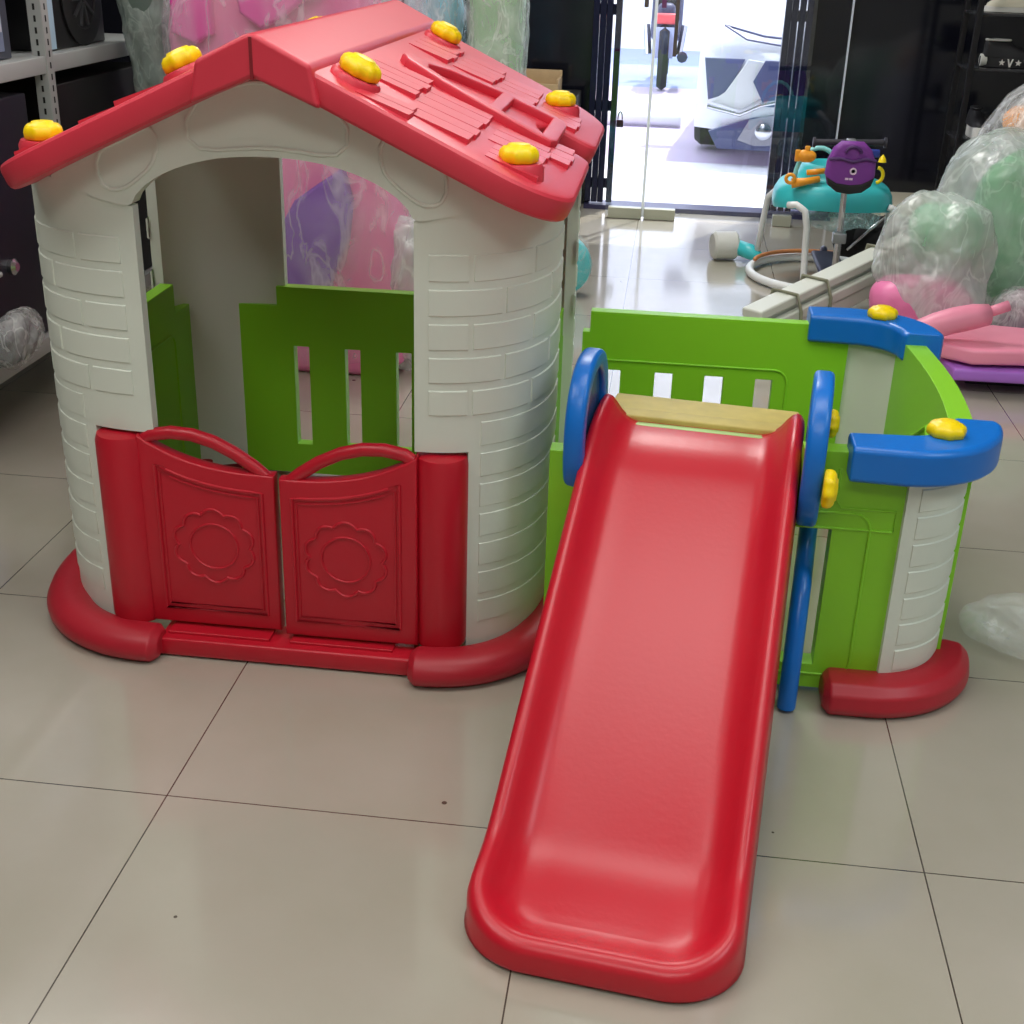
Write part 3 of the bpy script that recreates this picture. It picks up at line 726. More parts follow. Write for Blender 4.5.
# local frame: y negative = down the chute. chute length
def bedpath():
    pts = [(0.02, .452), (-.04, .450), (-.09, .440), (-.14, .420)]
    pts += [(-.14-(.61)*t, .420-.355*t) for t in lin(0, 1, 12)[1:]]
    pts += [(-.775, .053), (-.80, .045), (-.84, .038), (-.88, .034), (-.93, .031), (-.975, .029)]
    return [Vector((0, y, z)) for y, z in pts]
bp_ = bedpath(); acc = [0]
for a, b_ in zip(bp_, bp_[1:]): acc.append(acc[-1]+(b_-a).length)
TOT = acc[-1]
def bed(s):
    s = max(0, min(TOT, s))
    for i in range(len(acc)-1):
        if s <= acc[i+1]+1e-9:
            f = (s-acc[i])/(acc[i+1]-acc[i]); p = bp_[i].lerp(bp_[i+1], f); break
    i0, i1 = max(0, i-1), min(len(bp_)-2, i+1)
    t0 = (bp_[i+1]-bp_[i]).normalized()
    # smooth tangent
    if f < .5 and i > 0: t1 = (bp_[i]-bp_[i-1]).normalized(); t = t0.lerp(t1, .5-f)
    elif f >= .5 and i < len(bp_)-2: t1 = (bp_[i+2]-bp_[i+1]).normalized(); t = t0.lerp(t1, f-.5)
    else: t = t0
    t.normalize(); n = Vector((0, -t.z, t.y)); n = n if n.z > 0 else -n
    return p, t, n
def chute():
    R = .105; n_side = 44; n_arc = 12; n_bot = 16
    def outline(d):
        r = R-d*.86; o = []
        hwf = lambda s: .192+.004*(s/TOT)     # slightly wider towards the foot
        Lb = TOT-d
        for i in range(n_side+1):
            s = (Lb-r)*i/n_side; o.append((-(hwf(s)-d), s))
        wb = hwf(TOT)-d
        for i in range(1, n_arc+1):
            a = pi/2*i/n_arc; o.append((-wb+r-r*cos(a), Lb-r+r*sin(a)))
        for i in range(1, n_bot): o.append((-wb+r+(2*wb-2*r)*i/n_bot, Lb))
        return o+[(-x, s) for x, s in o[::-1]][0:0]+[(-x, s) for x, s in [q for q in o[:n_side+1+n_arc][::-1]]]
    prof = [(-.002, -.04), (.0, -.02), (.0, .018), (.003, .031), (.009, .038), (.016, .040), (.024, .037), (.033, .028), (.043, .016), (.054, .007), (.066, .002), (.078, 0)]
    bm = bmesh.new(); loops = []
    for d, h in prof:
        lp = []
        for (u, s) in outline(max(d, 0)):
            p, t, n = bed(s)
            side = abs(u)/.2; f = 1
            endf = max(0, (s-(TOT-.13))/.13)   # foot: rim lowers
            hh = h
            if h > 0: hh = h*(1-.62*endf**1.4)*1.15
            topf = max(0, 1-s/.06)
            if h > 0: hh = hh*(1-.0*topf)
            if h < 0: hh = max(h, -(p.z-.006)/max(.3, n.z))
            lp.append(bm.verts.new(Vector((u*(1+(.02 if d < 0 else 0)), 0, 0))+p+n*hh))
        loops.append(lp)
    N = len(loops[0])
    for a, b_ in zip(loops, loops[1:]):
        for i in range(N-1): bm.faces.new((a[i], a[i+1], b_[i+1], b_[i]))
    L_ = loops[-1]
    i, j = 0, N-1
    # bed filled with strips between left and right, subdivided
    cols = 8; prev = None
    half = n_side+n_arc
    def rowverts(k):
        a, b_ = L_[k], L_[N-1-k]
        return [a]+[bm.verts.new(a.co.lerp(b_.co, q/cols)) for q in range(1, cols)]+[b_]
    rows = [rowverts(k) for k in range(half)]
    for r0, r1 in zip(rows, rows[1:]):
        for q in range(cols): bm.faces.new((r0[q], r0[q+1], r1[q+1], r1[q]))
    # last fan between the final row and the bottom straight
    tail = [L_[k] for k in range(half, N-half)]
    last = rows[-1]
    bm.faces.new(last+tail[::-1])
    o = finish('chute', bm, REDS, slide, angle=1.1)
    sd = o.modifiers.new('wall', 'SOLIDIFY'); sd.thickness = .007; sd.offset = -1
    return o
chute()
# platform behind the chute, with steps
def sp(name, bm, m, **k): return finish(name, bm, m, slide, **k)
sp('platform', B((-.185, .012, .425), (.185, .055, .462), bev=.004), TAN)
sp('platform_edge', B((-.175, -.010, .415), (.17, .012, .452), bev=.004), mat('pale_green_plastic', srgb(170, 205, 130), .45))
sp('step', B((-.17, .10, .26), (.17, .24, .285), bev=.005), TAN); sp('step', B((-.17, .17, .12), (.17, .33, .145), bev=.005), TAN)
sp('platform_deck', B((-.18, .055, .43), (.18, .15, .457), bev=.005), TAN)
# blue handrails: rounded hoops with a recessed web, one per side, with a foot bar below
def hoop(sx, x):
    th = .036; M = Matrix.Translation((x, 0, 0)) @ Matrix.Rotation(pi/2, 4, 'Z') @ Matrix.Rotation(pi/2, 4, 'X')
    n = 40; out = []; inn = []
    for i in range(n):
        a = 2*pi*i/n; ex = 2.3
        ca, sa = cos(a), sin(a); px = abs(ca)**(2/ex)*(1 if ca > 0 else -1); pz = abs(sa)**(2/ex)*(1 if sa > 0 else -1)
        out.append((-.078+.13*px, .470+.136*pz)); inn.append((-.078+.094*px, .470+.102*pz))
    bm = plate([out, inn], th, .009, M)
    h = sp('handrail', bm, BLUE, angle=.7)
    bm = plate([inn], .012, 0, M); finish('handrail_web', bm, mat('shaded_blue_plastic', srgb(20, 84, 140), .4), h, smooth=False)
    return h
hoop(-1, -.200); hoop(1, .214)
for x in (-.178, .222):
    bm = bmesh.new(); pts = ([(x, .0, .335), (x, -.03, .27)] if x > 0 else [(x, -.215, .34), (x, -.21, .28)])+[(x, -.13 if x > 0 else -.205, .22), (x, -.17 if x > 0 else -.2, .16), (x, -.195, .09), (x, -.2, .006)]
    pl = []
    for i in range(len(pts)-1):
        for f in (0, .33, .66): pl.append(Vector(pts[i]).lerp(Vector(pts[i+1]), f))
    pl.append(Vector(pts[-1])); tube(bm, pl, .017, 12); sp('support_leg', bm, BLUE, angle=1)
knob(slide, (.233, -.205, .448), (1, 0, 0), r=.033, h=.024); knob(slide, (.232, .02, .485), (1, 0, 0), r=.026, h=.02)
#__BACKGROUND__
# ------------------------------------------------------------------ things behind and beside the playhouse
def blob(bm, c, r, amp, freq, seed, sub=5, sq=3.0, M=None):
    """soft rounded box with crumpled surface"""
    res = bmesh.ops.create_icosphere(bm, subdivisions=sub, radius=1); off = Vector((seed*3.1, seed*1.7, seed*.9))
    for v in res['verts']:
        p = v.co; k = (abs(p.x)**sq+abs(p.y)**sq+abs(p.z)**sq)**(1/sq); q = Vector((p.x/k*r[0], p.y/k*r[1], p.z/k*r[2]))
        d = noise.noise(q*freq+off)+.5*noise.noise(q*freq*2.3+off)+.25*abs(noise.noise(q*freq*5+off))
        q += p.normalized()*d*amp; q.z = max(q.z, -r[2])
        v.co = Vector(c)+(M @ q if M else q)
FILM = film('clear_wrap'); FILMM = film('milky_wrap', srgb(222, 228, 226), .35, .92, 10); FILMG = film('green_tinted_wrap', srgb(196, 214, 206), .45, .95, 16)
PINK = mat('pink_plastic', srgb(240, 128, 180), .4); MAG = mat('magenta_plastic', srgb(238, 84, 176), .4); PURP = mat('purple_plastic', srgb(128, 74, 178), .4)
def P3(pts, y0, depth, bev=.006):   # outline in XZ, standing plate with thickness towards +y
    return plate([pts], depth, bev, Matrix.Translation((0, y0+depth/2, 0)) @ Matrix.Rotation(pi/2, 4, 'X'))
# pink wrapped toy
t = thing('wrapped_toy', 'pink and purple plastic toy wrapped in clear film standing behind the playhouse', 'toy', (-1.12, 3.95, 0))
def tp(name, bm, m, tt, **k):
    o = finish(name, bm, m, tt, **k); o.matrix_parent_inverse = Matrix.Translation(-Vector(tt.location)); return o
tp('toy_body', P3([(-1.43, .01), (-1.38, .0), (-.84, .0), (-.78, .05), (-.80, .45), (-.86, .70), (-.90, 1.35), (-1.40, 1.35), (-1.46, 1.0), (-1.42, .5)], 3.76, .28, .03), PINK, t)
tp('purple_panel', P3([(-1.13, .24), (-1.16, .32), (-1.13, .475), (-1.085, .55), (-1.015, .60), (-.94, .65), (-.915, .55), (-.93, .444), (-.985, .306), (-1.03, .24)], 3.70, .06, .012), PURP, t)
tp('upper_panel', P3([(-1.27, 1.35), (-1.22, 1.06), (-1.16, 1.02), (-1.10, 1.05), (-.99, 1.13), (-.93, 1.35)], 3.70, .06, .012), MAG, t)
tp('side_panel', P3([(-1.42, 1.35), (-1.43, 1.0), (-1.36, .97), (-1.31, 1.0), (-1.31, 1.35)], 3.72, .05, .012), MAG, t)
bm = bmesh.new(); blob(bm, (-1.115, 3.93, .68), (.37, .26, .68), .012, 6, 2, 6, 4.0); tp('plastic_wrap', bm, film('wrap_clearer', (.95, .87, .92, 1), .08, .5, 7, .8), t, angle=3)
# white corner wrap at the right of it
bm = bmesh.new(); blob(bm, (-.775, 3.86, .24), (.075, .09, .24), .03, 9, 5, 5, 3); tp('wrap_end', bm, FILMM, t, angle=3)
# grey-green wrapped roll, teal and green wrapped bundles
t = thing('wrapped_bundle', 'tall grey-green film-wrapped bundle between the metal shelf and the pink toy', 'bundle', (-1.60, 3.9, 0))
bm = bmesh.new(); tube(bm, [(-1.61, 3.9, 1.5), (-1.605, 3.98, 1.15), (-1.60, 4.03, .95), (-1.585, 4.08, .75), (-1.57, 4.17, .4), (-1.56, 4.26, .01)], [.08, .08, .07, .05, .04, .05], 14); tp('bundle_core', bm, mat('grey_green_core', srgb(120, 142, 132), .6, bump=.6, bscale=12), t, angle=3)
bm = bmesh.new(); blob(bm, (-1.585, 4.08, .75), (.088, .08, .75), .02, 7, 9, 6, 2.5, M=Matrix(((1, 0, -.05), (0, 1, -.24), (0, 0, 1)))); tp('plastic_wrap', bm, FILMG, t, angle=3)
t = thing('wrapped_bundle', 'pale grey-blue wrapped panel standing left of the pink toy', 'bundle', (-1.6, 4.5, 0))
tp('bundle_core', P3([(-1.52, .0), (-1.32, .0), (-1.40, 1.5), (-1.76, 1.5)], 4.5, .1, .02), mat('grey_blue_core', srgb(160, 168, 186), .6, var=.15), t)
for (x, w_, c, lab, yy) in ((-.875, .105, srgb(120, 192, 212), 'light blue film-wrapped bundle behind the roof ridge', 4.85), (-.64, .105, srgb(160, 206, 160), 'light green film-wrapped bundle right of the light blue one', 4.8), (-1.13, .12, srgb(190, 205, 205), 'whitish film-wrapped bundle left of the light blue one', 4.9)):
    t = thing('wrapped_bundle', lab, 'bundle', (x, yy, 0))
    bm = bmesh.new(); blob(bm, (x, yy, .66), (w_-.015, .13, .66), .02, 5, x*7, 5, 4); tp('bundle_core', bm, mat('core_%d' % int(abs(x)*100), c, .5, var=.15), t, angle=3)
    bm = bmesh.new(); blob(bm, (x, yy, .665), (w_+.002, .145, .664), .012, 7, x*3+1, 6, 3.5); tp('plastic_wrap', bm, FILM, t, angle=3)
# wooden crate on a dark cabinet
t = thing('cabinet', 'low black cabinet against the dark shopfront under the wooden crate', 'cabinet', (-.72, 6.5, 0))
tp('cabinet_body', B((-1.05, 6.33, .04), (-.46, 6.66, .575), bev=.006), BLACK, t)
for a in (-1.04, -.75): tp('cabinet_door', B((a, 6.315, .06), (a+.28, 6.335, .56), bev=.003), mat('cabinet_black', srgb(24, 24, 28), .35), t)
for x in (-1.02, -.50):
    for y in (6.36, 6.63): tp('leg', B((x-.015, y-.015, 0), (x+.015, y+.015, .045)), BLACK, t, smooth=False)
t = thing('crate', 'small open light wooden crate on the black cabinet', 'crate', (-.64, 6.42, .577)); WD = mat('light_wood', srgb(176, 150, 112), .6, var=.2, vscale=20)
for n_, a, b_ in (('crate_base', (-.745, 6.33, .577), (-.55, 6.55, .587)), ('crate_side', (-.745, 6.33, .587), (-.55, 6.34, .63)), ('crate_side', (-.745, 6.54, .587), (-.55, 6.55, .675)), ('crate_side', (-.745, 6.34, .587), (-.735, 6.54, .675)), ('crate_side', (-.56, 6.34, .587), (-.55, 6.54, .65))):
    tp(n_, B(a, b_, bev=.002), WD, t)
# turquoise round toy behind the house corner
t = thing('round_toy', 'turquoise round plastic toy in clear wrap on the floor behind the house corner', 'toy', (-.305, 4.9, 0))
bm = bmesh.new(); lathe(bm, [(0, -.05), (.10, -.05), (.13, -.03), (.135, 0), (.13, .03), (.10, .05), (0, .05)], 32, Matrix.Translation((-.385, 4.9, .12)) @ Matrix.Scale(.87, 4) @ Matrix.Rotation(pi/2, 4, 'X')); tp('toy_disc', bm, mat('turquoise_plastic', srgb(60, 190, 196), .35), t)
TQ = MATS['turquoise_plastic']
bm = bmesh.new(); blob(bm, (-.385, 4.9, .13), (.122, .08, .127), .01, 9, 4, 5, 2.2); tp('plastic_wrap', bm, film('thin_wrap', (.95, .97, .97, 1), .05, .4, 12), t, angle=3)

# ------------------------------------------------------------------ slotted angle shelf with stock at the left
t = thing('shelf_rack', 'light grey slotted-angle metal shelf rack at the left of the playhouse', 'shelf rack', (-2.05, 3.6, 0))
def post(x, y, sx, sy):
    bm = bmesh.new(); box(bm, (x+sx*.019, y, .9), (.038, .003, 1.8)); box(bm, (x, y+sy*.019, .9), (.003, .038, 1.8))
    o = tp('post', bm, GREY, t, smooth=False); bm = bmesh.new()
    for k in range(58):
        z = .02+k*.03
        box(bm, (x+sx*.019, y-.0018 if sy > 0 else y+.0018, z), (.006, .0012, .016)); box(bm, (x+.0018, y+sy*.019, z), (.0012, .006, .016))
    q = finish('post_slots', bm, DARK, o, smooth=False); q['kind'] = 'stuff'
post(-1.70, 3.50, -1, 1); post(-2.25, 3.50, 1, 1); post(-1.70, 2.2, -1, 1); post(-2.25, 2.2, 1, 1); post(-2.25, 4.30, 1, -1)
for z in (.165, .90, 1.62): tp('shelf_board', B((-2.24, 2.2, z), (-1.703, 4.30, z+.045), bev=.003), GREY, t)
def carton(name, lab, cat, a, b_, m, tape=None, parts=()):
    c = ((a[0]+b_[0])/2, (a[1]+b_[1])/2, a[2]); t = thing(name, lab, cat, c); tp('box_body', B(a, b_, bev=.004), m, t)
    for n_, bm, mm in parts: tp(n_, bm, mm, t, smooth=False)
    return t
SZ = .947
# grey-blue picture box, upper shelf
a, b_ = (-2.15, 2.75, SZ), (-1.745, 3.40, 1.30)
PB = mat('picture_grey_blue', srgb(120, 132, 160), .5, var=.3, vscale=12); PG = mat('picture_dark_grey', srgb(74, 84, 104), .5); PL = mat('picture_light', srgb(190, 196, 206), .5)
bm1 = B((-1.7455, 3.02, SZ+.02), (-1.743, 3.36, 1.26)); bm2 = bmesh.new(); box(bm2, (-1.742, 3.24, 1.07), (.002, .06, .10)); box(bm2, (-1.742, 3.31, 1.03), (.002, .03, .09)); box(bm2, (-1.742, 3.17, 1.03), (.002, .03, .09)); box(bm2, (-1.742, 3.24, 1.15), (.002, .04, .04))
bm3 = bmesh.new(); box(bm3, (-1.741, 3.26, 1.085), (.002, .05, .025)); box(bm3, (-1.741, 3.345, 1.06), (.002, .012, .09))
carton('toy_box', 'grey-blue printed toy box on the upper shelf left of the slotted post', 'box', a, b_, mat('box_grey', srgb(60, 66, 80), .5), parts=[('picture_panel', bm1, PB), ('picture_figure', bm2, PG), ('picture_highlight', bm3, PL)])
# black box with a car wheel print, pale side
bm1 = B((-1.7455, 3.605, SZ+.003), (-1.742, 3.66, 1.3)); bm2 = bmesh.new()
M = Matrix.Translation((-1.743, 3.85, 1.075)) @ Matrix.Rotation(pi/2, 4, 'Y'); lathe(bm2, [(.0, 0), (.13, 0), (.13, .004), (.085, .006), (.08, .002), (0, .002)], 32, M)
sp_ = []
for k in range(10):
    bb = bmesh.new(); ang = 2*pi*k/10; box(bb, (-1.738, 3.85+.045*cos(ang), 1.075+.045*sin(ang)), (.006, .065, .010), rot=Euler((ang, 0, 0))); sp_.append(('wheel_spoke', bb, mat('spoke_grey', srgb(96, 96, 100), .3, metal=.6)))
carton('toy_box', 'black toy box with a car wheel picture and pale blue edge, upper shelf', 'box', (-2.15, 3.60, SZ), (-1.745, 4.0, 1.32), mat('box_black', srgb(20, 19, 21), .35), parts=[('pale_edge', bm1, mat('pale_blue_card', srgb(176, 204, 224), .5)), ('wheel_picture', bm2, mat('tyre_grey', srgb(30, 30, 32), .5))]+sp_)
# lower shelf stock
LZ = .212
carton('carton', 'large plain black box on the lower shelf right of the slotted post', 'box', (-2.2, 3.56, LZ), (-1.725, 4.28, .86), mat('carton_black', srgb(13, 12, 13), .5))
bm1 = B((-1.7225, 3.00, .47), (-1.7195, 3.07, .53)); bm2 = bmesh.new(); tube(bm2, [(-1.716, 2.9, .435), (-1.716, 3.13, .435)], .008); bm3 = bmesh.new(); lathe(bm3, [(.022, 0), (.022, .012), (.012, .02), (0, .02)], 20, Matrix.Translation((-1.722, 3.20, .438)) @ Matrix.Rotation(pi/2, 4, 'Y'))
bm4 = B((-1.7200, 3.007, .477), (-1.7185, 3.063, .523))
carton('toy_car_box', 'dark navy box with a white square mark on the lower shelf', 'box', (-2.2, 2.6, LZ), (-1.722, 3.40, .86), mat('navy_card', srgb(9, 13, 32), .45, var=.5, vscale=7), parts=[('mark_outline', bm1, PL), ('mark_field', bm4, mat('navy_flat', srgb(16, 20, 40), .5)), ('grey_bar', bm2, GREY), ('round_stud', bm3, CHROME)])
t = thing('wrapped_parcel', 'silvery clear-wrapped parcel on the front edge of the lower shelf', 'parcel', (-1.66, 3.07, LZ))
bm = bmesh.new(); blob(bm, (-1.66, 3.06, LZ+.06), (.03, .10, .055), .012, 14, 3, 5, 2.2); tp('parcel_core', bm, mat('parcel_grey', srgb(74, 76, 84), .5, var=.5, vscale=25), t, angle=3)
bm = bmesh.new(); blob(bm, (-1.658, 3.06, LZ+.075), (.042, .125, .073), .012, 16, 6, 6, 2.2); tp('plastic_wrap', bm, FILM, t, angle=3)
bm = bmesh.new(); blob(bm, (-1.69, 2.87, LZ+.07), (.025, .03, .06), .01, 12, 8, 4, 2.4); tag(finish('blue_pouch', bm, mat('deep_blue', srgb(30, 50, 150), .4), angle=3), 'deep blue pouch beside the silvery parcel on the lower shelf', 'pouch')

# ------------------------------------------------------------------ baby walker with toys, scooter and backpack
t = thing('baby_walker', 'turquoise baby walker with white tube legs and orange toys near the glass door', 'baby walker', (.65, 5.3, 0))
def tray():
    bm = bmesh.new(); n = 48; prof = [(0, .325), (.80, .325), (.98, .328), (1.0, .35), (.98, .39), (.92, .415), (.80, .424), (.68, .428), (.62, .445), (.56, .475), (.48, .485), (.42, .47), (.40, .42), (0, .41)]; rings = []
    for r, z in prof:
        if r == 0: rings.append([bm.verts.new((.655, 5.30, z))]); continue
        rings.append([bm.verts.new((.655+.235*r*abs(cos(a))**.8*(1 if cos(a) > 0 else -1), 5.33+.20*r*abs(sin(a))**.8*(1 if sin(a) > 0 else -1), z-(.018*abs(cos(a))**6 if r > .7 else 0))) for a in [2*pi*k/n for k in range(n)]])
    for a, b_ in zip(rings, rings[1:]):
        for k in range(n):
            if len(a) == 1: bm.faces.new((a[0], b_[k], b_[(k+1) % n]))
            elif len(b_) == 1: bm.faces.new((a[k], a[(k+1) % n], b_[0]))
            else: bm.faces.new((a[k], a[(k+1) % n], b_[(k+1) % n], b_[k]))
    return bm
tp('tray', tray(), TQ, t, angle=.9)
WT = WHITE
for pts in ([(.47, 5.14, .345), (.50, 5.12, .352), (.535, 5.11, .33), (.548, 5.11, .27), (.555, 5.12, .15), (.56, 5.10, .03)], [(.86, 5.2, .345), (.89, 5.2, .335), (.925, 5.22, .27), (.94, 5.24, .18), (.95, 5.25, .03)],
            [(.48, 5.5, .37), (.42, 5.55, .30), (.40, 5.6, .03)], [(.84, 5.5, .37), (.92, 5.55, .30), (.94, 5.6, .03)]):
    q = []
    for i in range(len(pts)-1):
        for f in (0, .5): q.append(Vector(pts[i]).lerp(Vector(pts[i+1]), f))
    q.append(Vector(pts[-1])); bm = bmesh.new(); tube(bm, q, .013, 10); tp('leg', bm, WT, t, angle=2)
bm = bmesh.new(); tube(bm, [(.655+.29*cos(a), 5.40+.30*sin(a), .022) for a in lin(0, 2*pi*47/48, 47)], .017, 10, closed=True); tp('base_ring', bm, WT, t, angle=2)
bm = bmesh.new(); tube(bm, [(.655+.275*cos(a), 5.40+.285*sin(a), .052) for a in lin(1.2, 2.9, 20)], .009, 8); tp('ring_strip', bm, mat('orange_strip', srgb(200, 130, 80), .5), t, angle=2)
bm = bmesh.new(); lathe(bm, [(.0, -.055), (.05, -.055), (.06, -.045), (.06, .045), (.05, .055), (0, .055)], 28, Matrix.Translation((.265, 5.66, .062)) @ Matrix.Rotation(.25, 4, 'Z') @ Matrix.Rotation(pi/2, 4, 'Y')); tp('wheel_wrapped', bm, mat('off_white_foam', srgb(206, 206, 200), .5, bump=.3, bscale=20), t)
bm = bmesh.new(); tube(bm, [(.32, 5.65, .06), (.37, 5.62, .05), (.42, 5.58, .032)], [.032, .034, .022], 12); tp('wheel_arm', bm, TQ, t, angle=2)
OR = mat('orange_plastic', srgb(240, 160, 40), .4); YE = MATS['yellow_plastic']
bm = bmesh.new(); tube(bm, [(.50+.0*a, 5.22, .43) for a in (0,)]+[(.575+.085*cos(a), 5.22, .44+.115*sin(a)) for a in lin(pi, 0.2, 12)], .009); tp('toy_arch', bm, mat('pale_aqua', srgb(140, 214, 214), .35), t, angle=2)
bm = bmesh.new(); blob(bm, (.525, 5.20, .525), (.035, .014, .024), .004, 20, 2, 3, 2); box(bm, (.490, 5.20, .525), (.02, .012, .045), bev=.004); box(bm, (.525, 5.20, .553), (.02, .01, .02), bev=.004); tp('orange_fish', bm, OR, t, angle=2)
bm = bmesh.new(); tube(bm, [(.475, 5.16, .425), (.53, 5.16, .435), (.58, 5.17, .445)], [.02, .014, .012]); tp('orange_horn', bm, OR, t, angle=2)
bm = bmesh.new(); tube(bm, [(.467+.016*cos(a), 5.145, .445+.016*sin(a)) for a in lin(0, 2*pi*15/16, 15)], .007, 8, closed=True); tp('toy_ring', bm, OR, t, angle=2)
bm = bmesh.new(); tube(bm, [(.53, 5.18, .465), (.60, 5.18, .475)], .011); tp('orange_bar', bm, OR, t, angle=2)
bm = bmesh.new(); tube(bm, [(.80+.022*cos(a), 5.2, .465+.028*sin(a)) for a in lin(-1.6, 1.6, 10)], .007); tp('toy_hook', bm, YE, t, angle=2)
bm = bmesh.new(); box(bm, (.775, 5.21, .545), (.05, .015, .03), bev=.005); tp('toy_block', bm, mat('toy_navy', srgb(40, 60, 150), .4), t)
bm = bmesh.new(); lathe(bm, [(.016, 0), (.012, .014), (0, .03)], 12, Matrix.Translation((.812, 5.2, .515))); tp('toy_cone', bm, YE, t)
_k0 = set(bpy.data.objects)
# scooter
t = thing('kick_scooter', 'kick scooter with black T handlebar and chrome stem in front of the baby walker', 'scooter', (.70, 5.02, 0))
bm = bmesh.new(); tube(bm, [(.553, 5.0, .585), (.80, 5.0, .595)], .012, 12); tp('handlebar', bm, mat('grip_black', srgb(40, 38, 48), .5), t)
for x, z in ((.548, .585), (.805, .595)):
    bm = bmesh.new(); tube(bm, [(x-.003, 5.0, z), (x+.006, 5.0, z)], .019, 12); tp('grip_end', bm, MATS['grip_black'], t)
bm = bmesh.new(); tube(bm, [(.682, 5.0, .600), (.682, 5.0, .40), (.688, 5.02, .28), (.69, 5.05, .06)], [.012, .012, .012, .014], 12); tp('stem', bm, CHROME, t)
for c_, z_ in (((.682, 4.995, .59), (.035, .03, .03)), ((.688, 5.02, .235), (.05, .045, .04))):
    bm = bmesh.new(); box(bm, c_, z_, bev=.005); tp('clamp', bm, mat('clamp_grey', srgb(150, 152, 156), .3, metal=.6), t)
bm = bmesh.new(); box(bm, (.70, 5.30, .065), (.11, .42, .022), bev=.01); tp('deck', bm, mat('deck_plum', srgb(60, 56, 84), .5), t)
for x, y in ((.655, 5.04), (.735, 5.04), (.70, 5.54)):
    bm = bmesh.new(); lathe(bm, [(.0, -.012), (.038, -.012), (.045, 0), (.038, .012), (0, .012)], 24, Matrix.Translation((x, y, .046)) @ Matrix.Rotation(pi/2, 4, 'Y')); tp('wheel', bm, mat('wheel_plum', srgb(82, 74, 104), .4), t)
# backpack hanging from the handlebar
t = thing('backpack', 'small purple hard-shell backpack with a dark bottom hanging on the scooter handlebar', 'bag', (.69, 4.94, .42))
PU = mat('purple_fabric', srgb(122, 52, 146), .55, bump=.2, bscale=60)
o = [(.607, .455), (.620, .415), (.655, .390), (.70, .384), (.745, .393), (.778, .418), (.787, .455), (.785, .50), (.765, .545), (.735, .572), (.655, .572), (.628, .548), (.610, .50)]
tp('bag_body', P3(o, 4.93, .055, .016), PU, t, angle=1.2)
tp('bag_bottom', P3([(.612, .445), (.622, .415), (.655, .392), (.70, .386), (.745, .394), (.775, .418), (.784, .448), (.74, .425), (.70, .420), (.65, .425)], 4.925, .03, .006), BLACK, t, angle=1.2)
bm = bmesh.new(); tube(bm, [(.697+.028*cos(a), 4.925, .535+.022*sin(a)) for a in lin(0, pi, 10)], .006); tp('carry_handle', bm, mat('dark_purple', srgb(74, 32, 96), .5), t)
bm = bmesh.new(); tube(bm, [(.612, 4.925, .51), (.65, 4.923, .515), (.70, 4.922, .505), (.745, 4.923, .517), (.782, 4.925, .51)], .006); tp('top_seam', bm, MATS['dark_purple'], t)
bm = bmesh.new(); lathe(bm, [(.013, 0), (.013, .004), (.007, .004), (.007, 0)], 18, Matrix.Translation((.705, 4.93, .470)) @ Matrix.Rotation(pi/2, 4, 'X')); tp('badge', bm, mat('badge_pale', srgb(226, 200, 226), .4), t)
bm = bmesh.new(); box(bm, (.685, 4.927, .442), (.012, .004, .007)); box(bm, (.70, 4.927, .442), (.012, .004, .007)); tp('small_mark', bm, MATS['badge_pale'], t, smooth=False)
for o_ in set(bpy.data.objects)-_k0:
    if o_.parent is None: o_.location += Vector((-.024 if o_.name.startswith('kick') else -.034, 0, .02 if o_.name.startswith('kick') else .048))
# black folded stroller-like thing and clear bag behind the walker
t = thing('folded_pram', 'black folded pram frame with dark wheels behind the white tube bundle', 'pram', (.95, 5.85, 0))
for x, y in ((.82, 5.8), (1.04, 5.85)):
    bm = bmesh.new(); lathe(bm, [(.06, -.02), (.085, -.02), (.095, 0), (.085, .02), (.06, .02)], 28, Matrix.Translation((x, y, .095)) @ Matrix.Rotation(pi/2, 4, 'X') @ Matrix.Rotation(.5, 4, 'Y')); tp('wheel', bm, BLACK, t)
bm = bmesh.new(); blob(bm, (.93, 5.85, .12), (.12, .08, .08), .03, 9, 3, 4, 2.4); tp('seat_fabric', bm, mat('black_cloth', srgb(26, 26, 28), .8), t, angle=3)
bm = bmesh.new(); tube(bm, [(.80, 5.76, .05), (.95, 5.78, .20), (1.08, 5.8, .10)], .009); tp('frame_tube', bm, CHROME, t, angle=2)
bm = bmesh.new(); blob(bm, (.74, 5.62, .24), (.16, .08, .08), .03, 10, 6, 5, 2.4); o_ = tag(finish('hanging_wrap', bm, film('teal_wrap', srgb(170, 210, 205), .1, .55, 18), angle=3), 'crumpled clear sheet hanging under the baby walker tray', 'plastic wrap')

# bundle of white tubes bound with grey tape
t = thing('tube_bundle', 'bundle of long white flat tubes bound with grey tape lying behind the fence', 'tube bundle', (.65, 4.8, 0))
p0, p1 = Vector((.325, 4.30, .0)), Vector((.93, 5.0, .135)); dv = (p1-p0); ang = math.atan2(dv.y, dv.x); Lh = dv.length; tl = -math.asin(dv.z/Lh)
RB_ = Matrix.Rotation(ang, 4, 'Z') @ Matrix.Rotation(tl, 4, 'Y')
WTB = mat('tube_white', srgb(212, 216, 206), .45)
for dy, z, w_, hgt in ((.0, .035, .10, .05), (-.045, .085, .03, .04), (.0, .095, .05, .045), (.045, .085, .03, .04), (0, .135, .085, .035)):
    bm = bmesh.new(); M = Matrix.Translation(p0+dv/2) @ RB_ @ Matrix.Translation((0, dy, z)) @ Matrix.Diagonal((Lh, w_, hgt, 1))
    r_ = bmesh.ops.create_cube(bm, size=1, matrix=M); tp('tube', bm, WTB, t, bevel=.008)
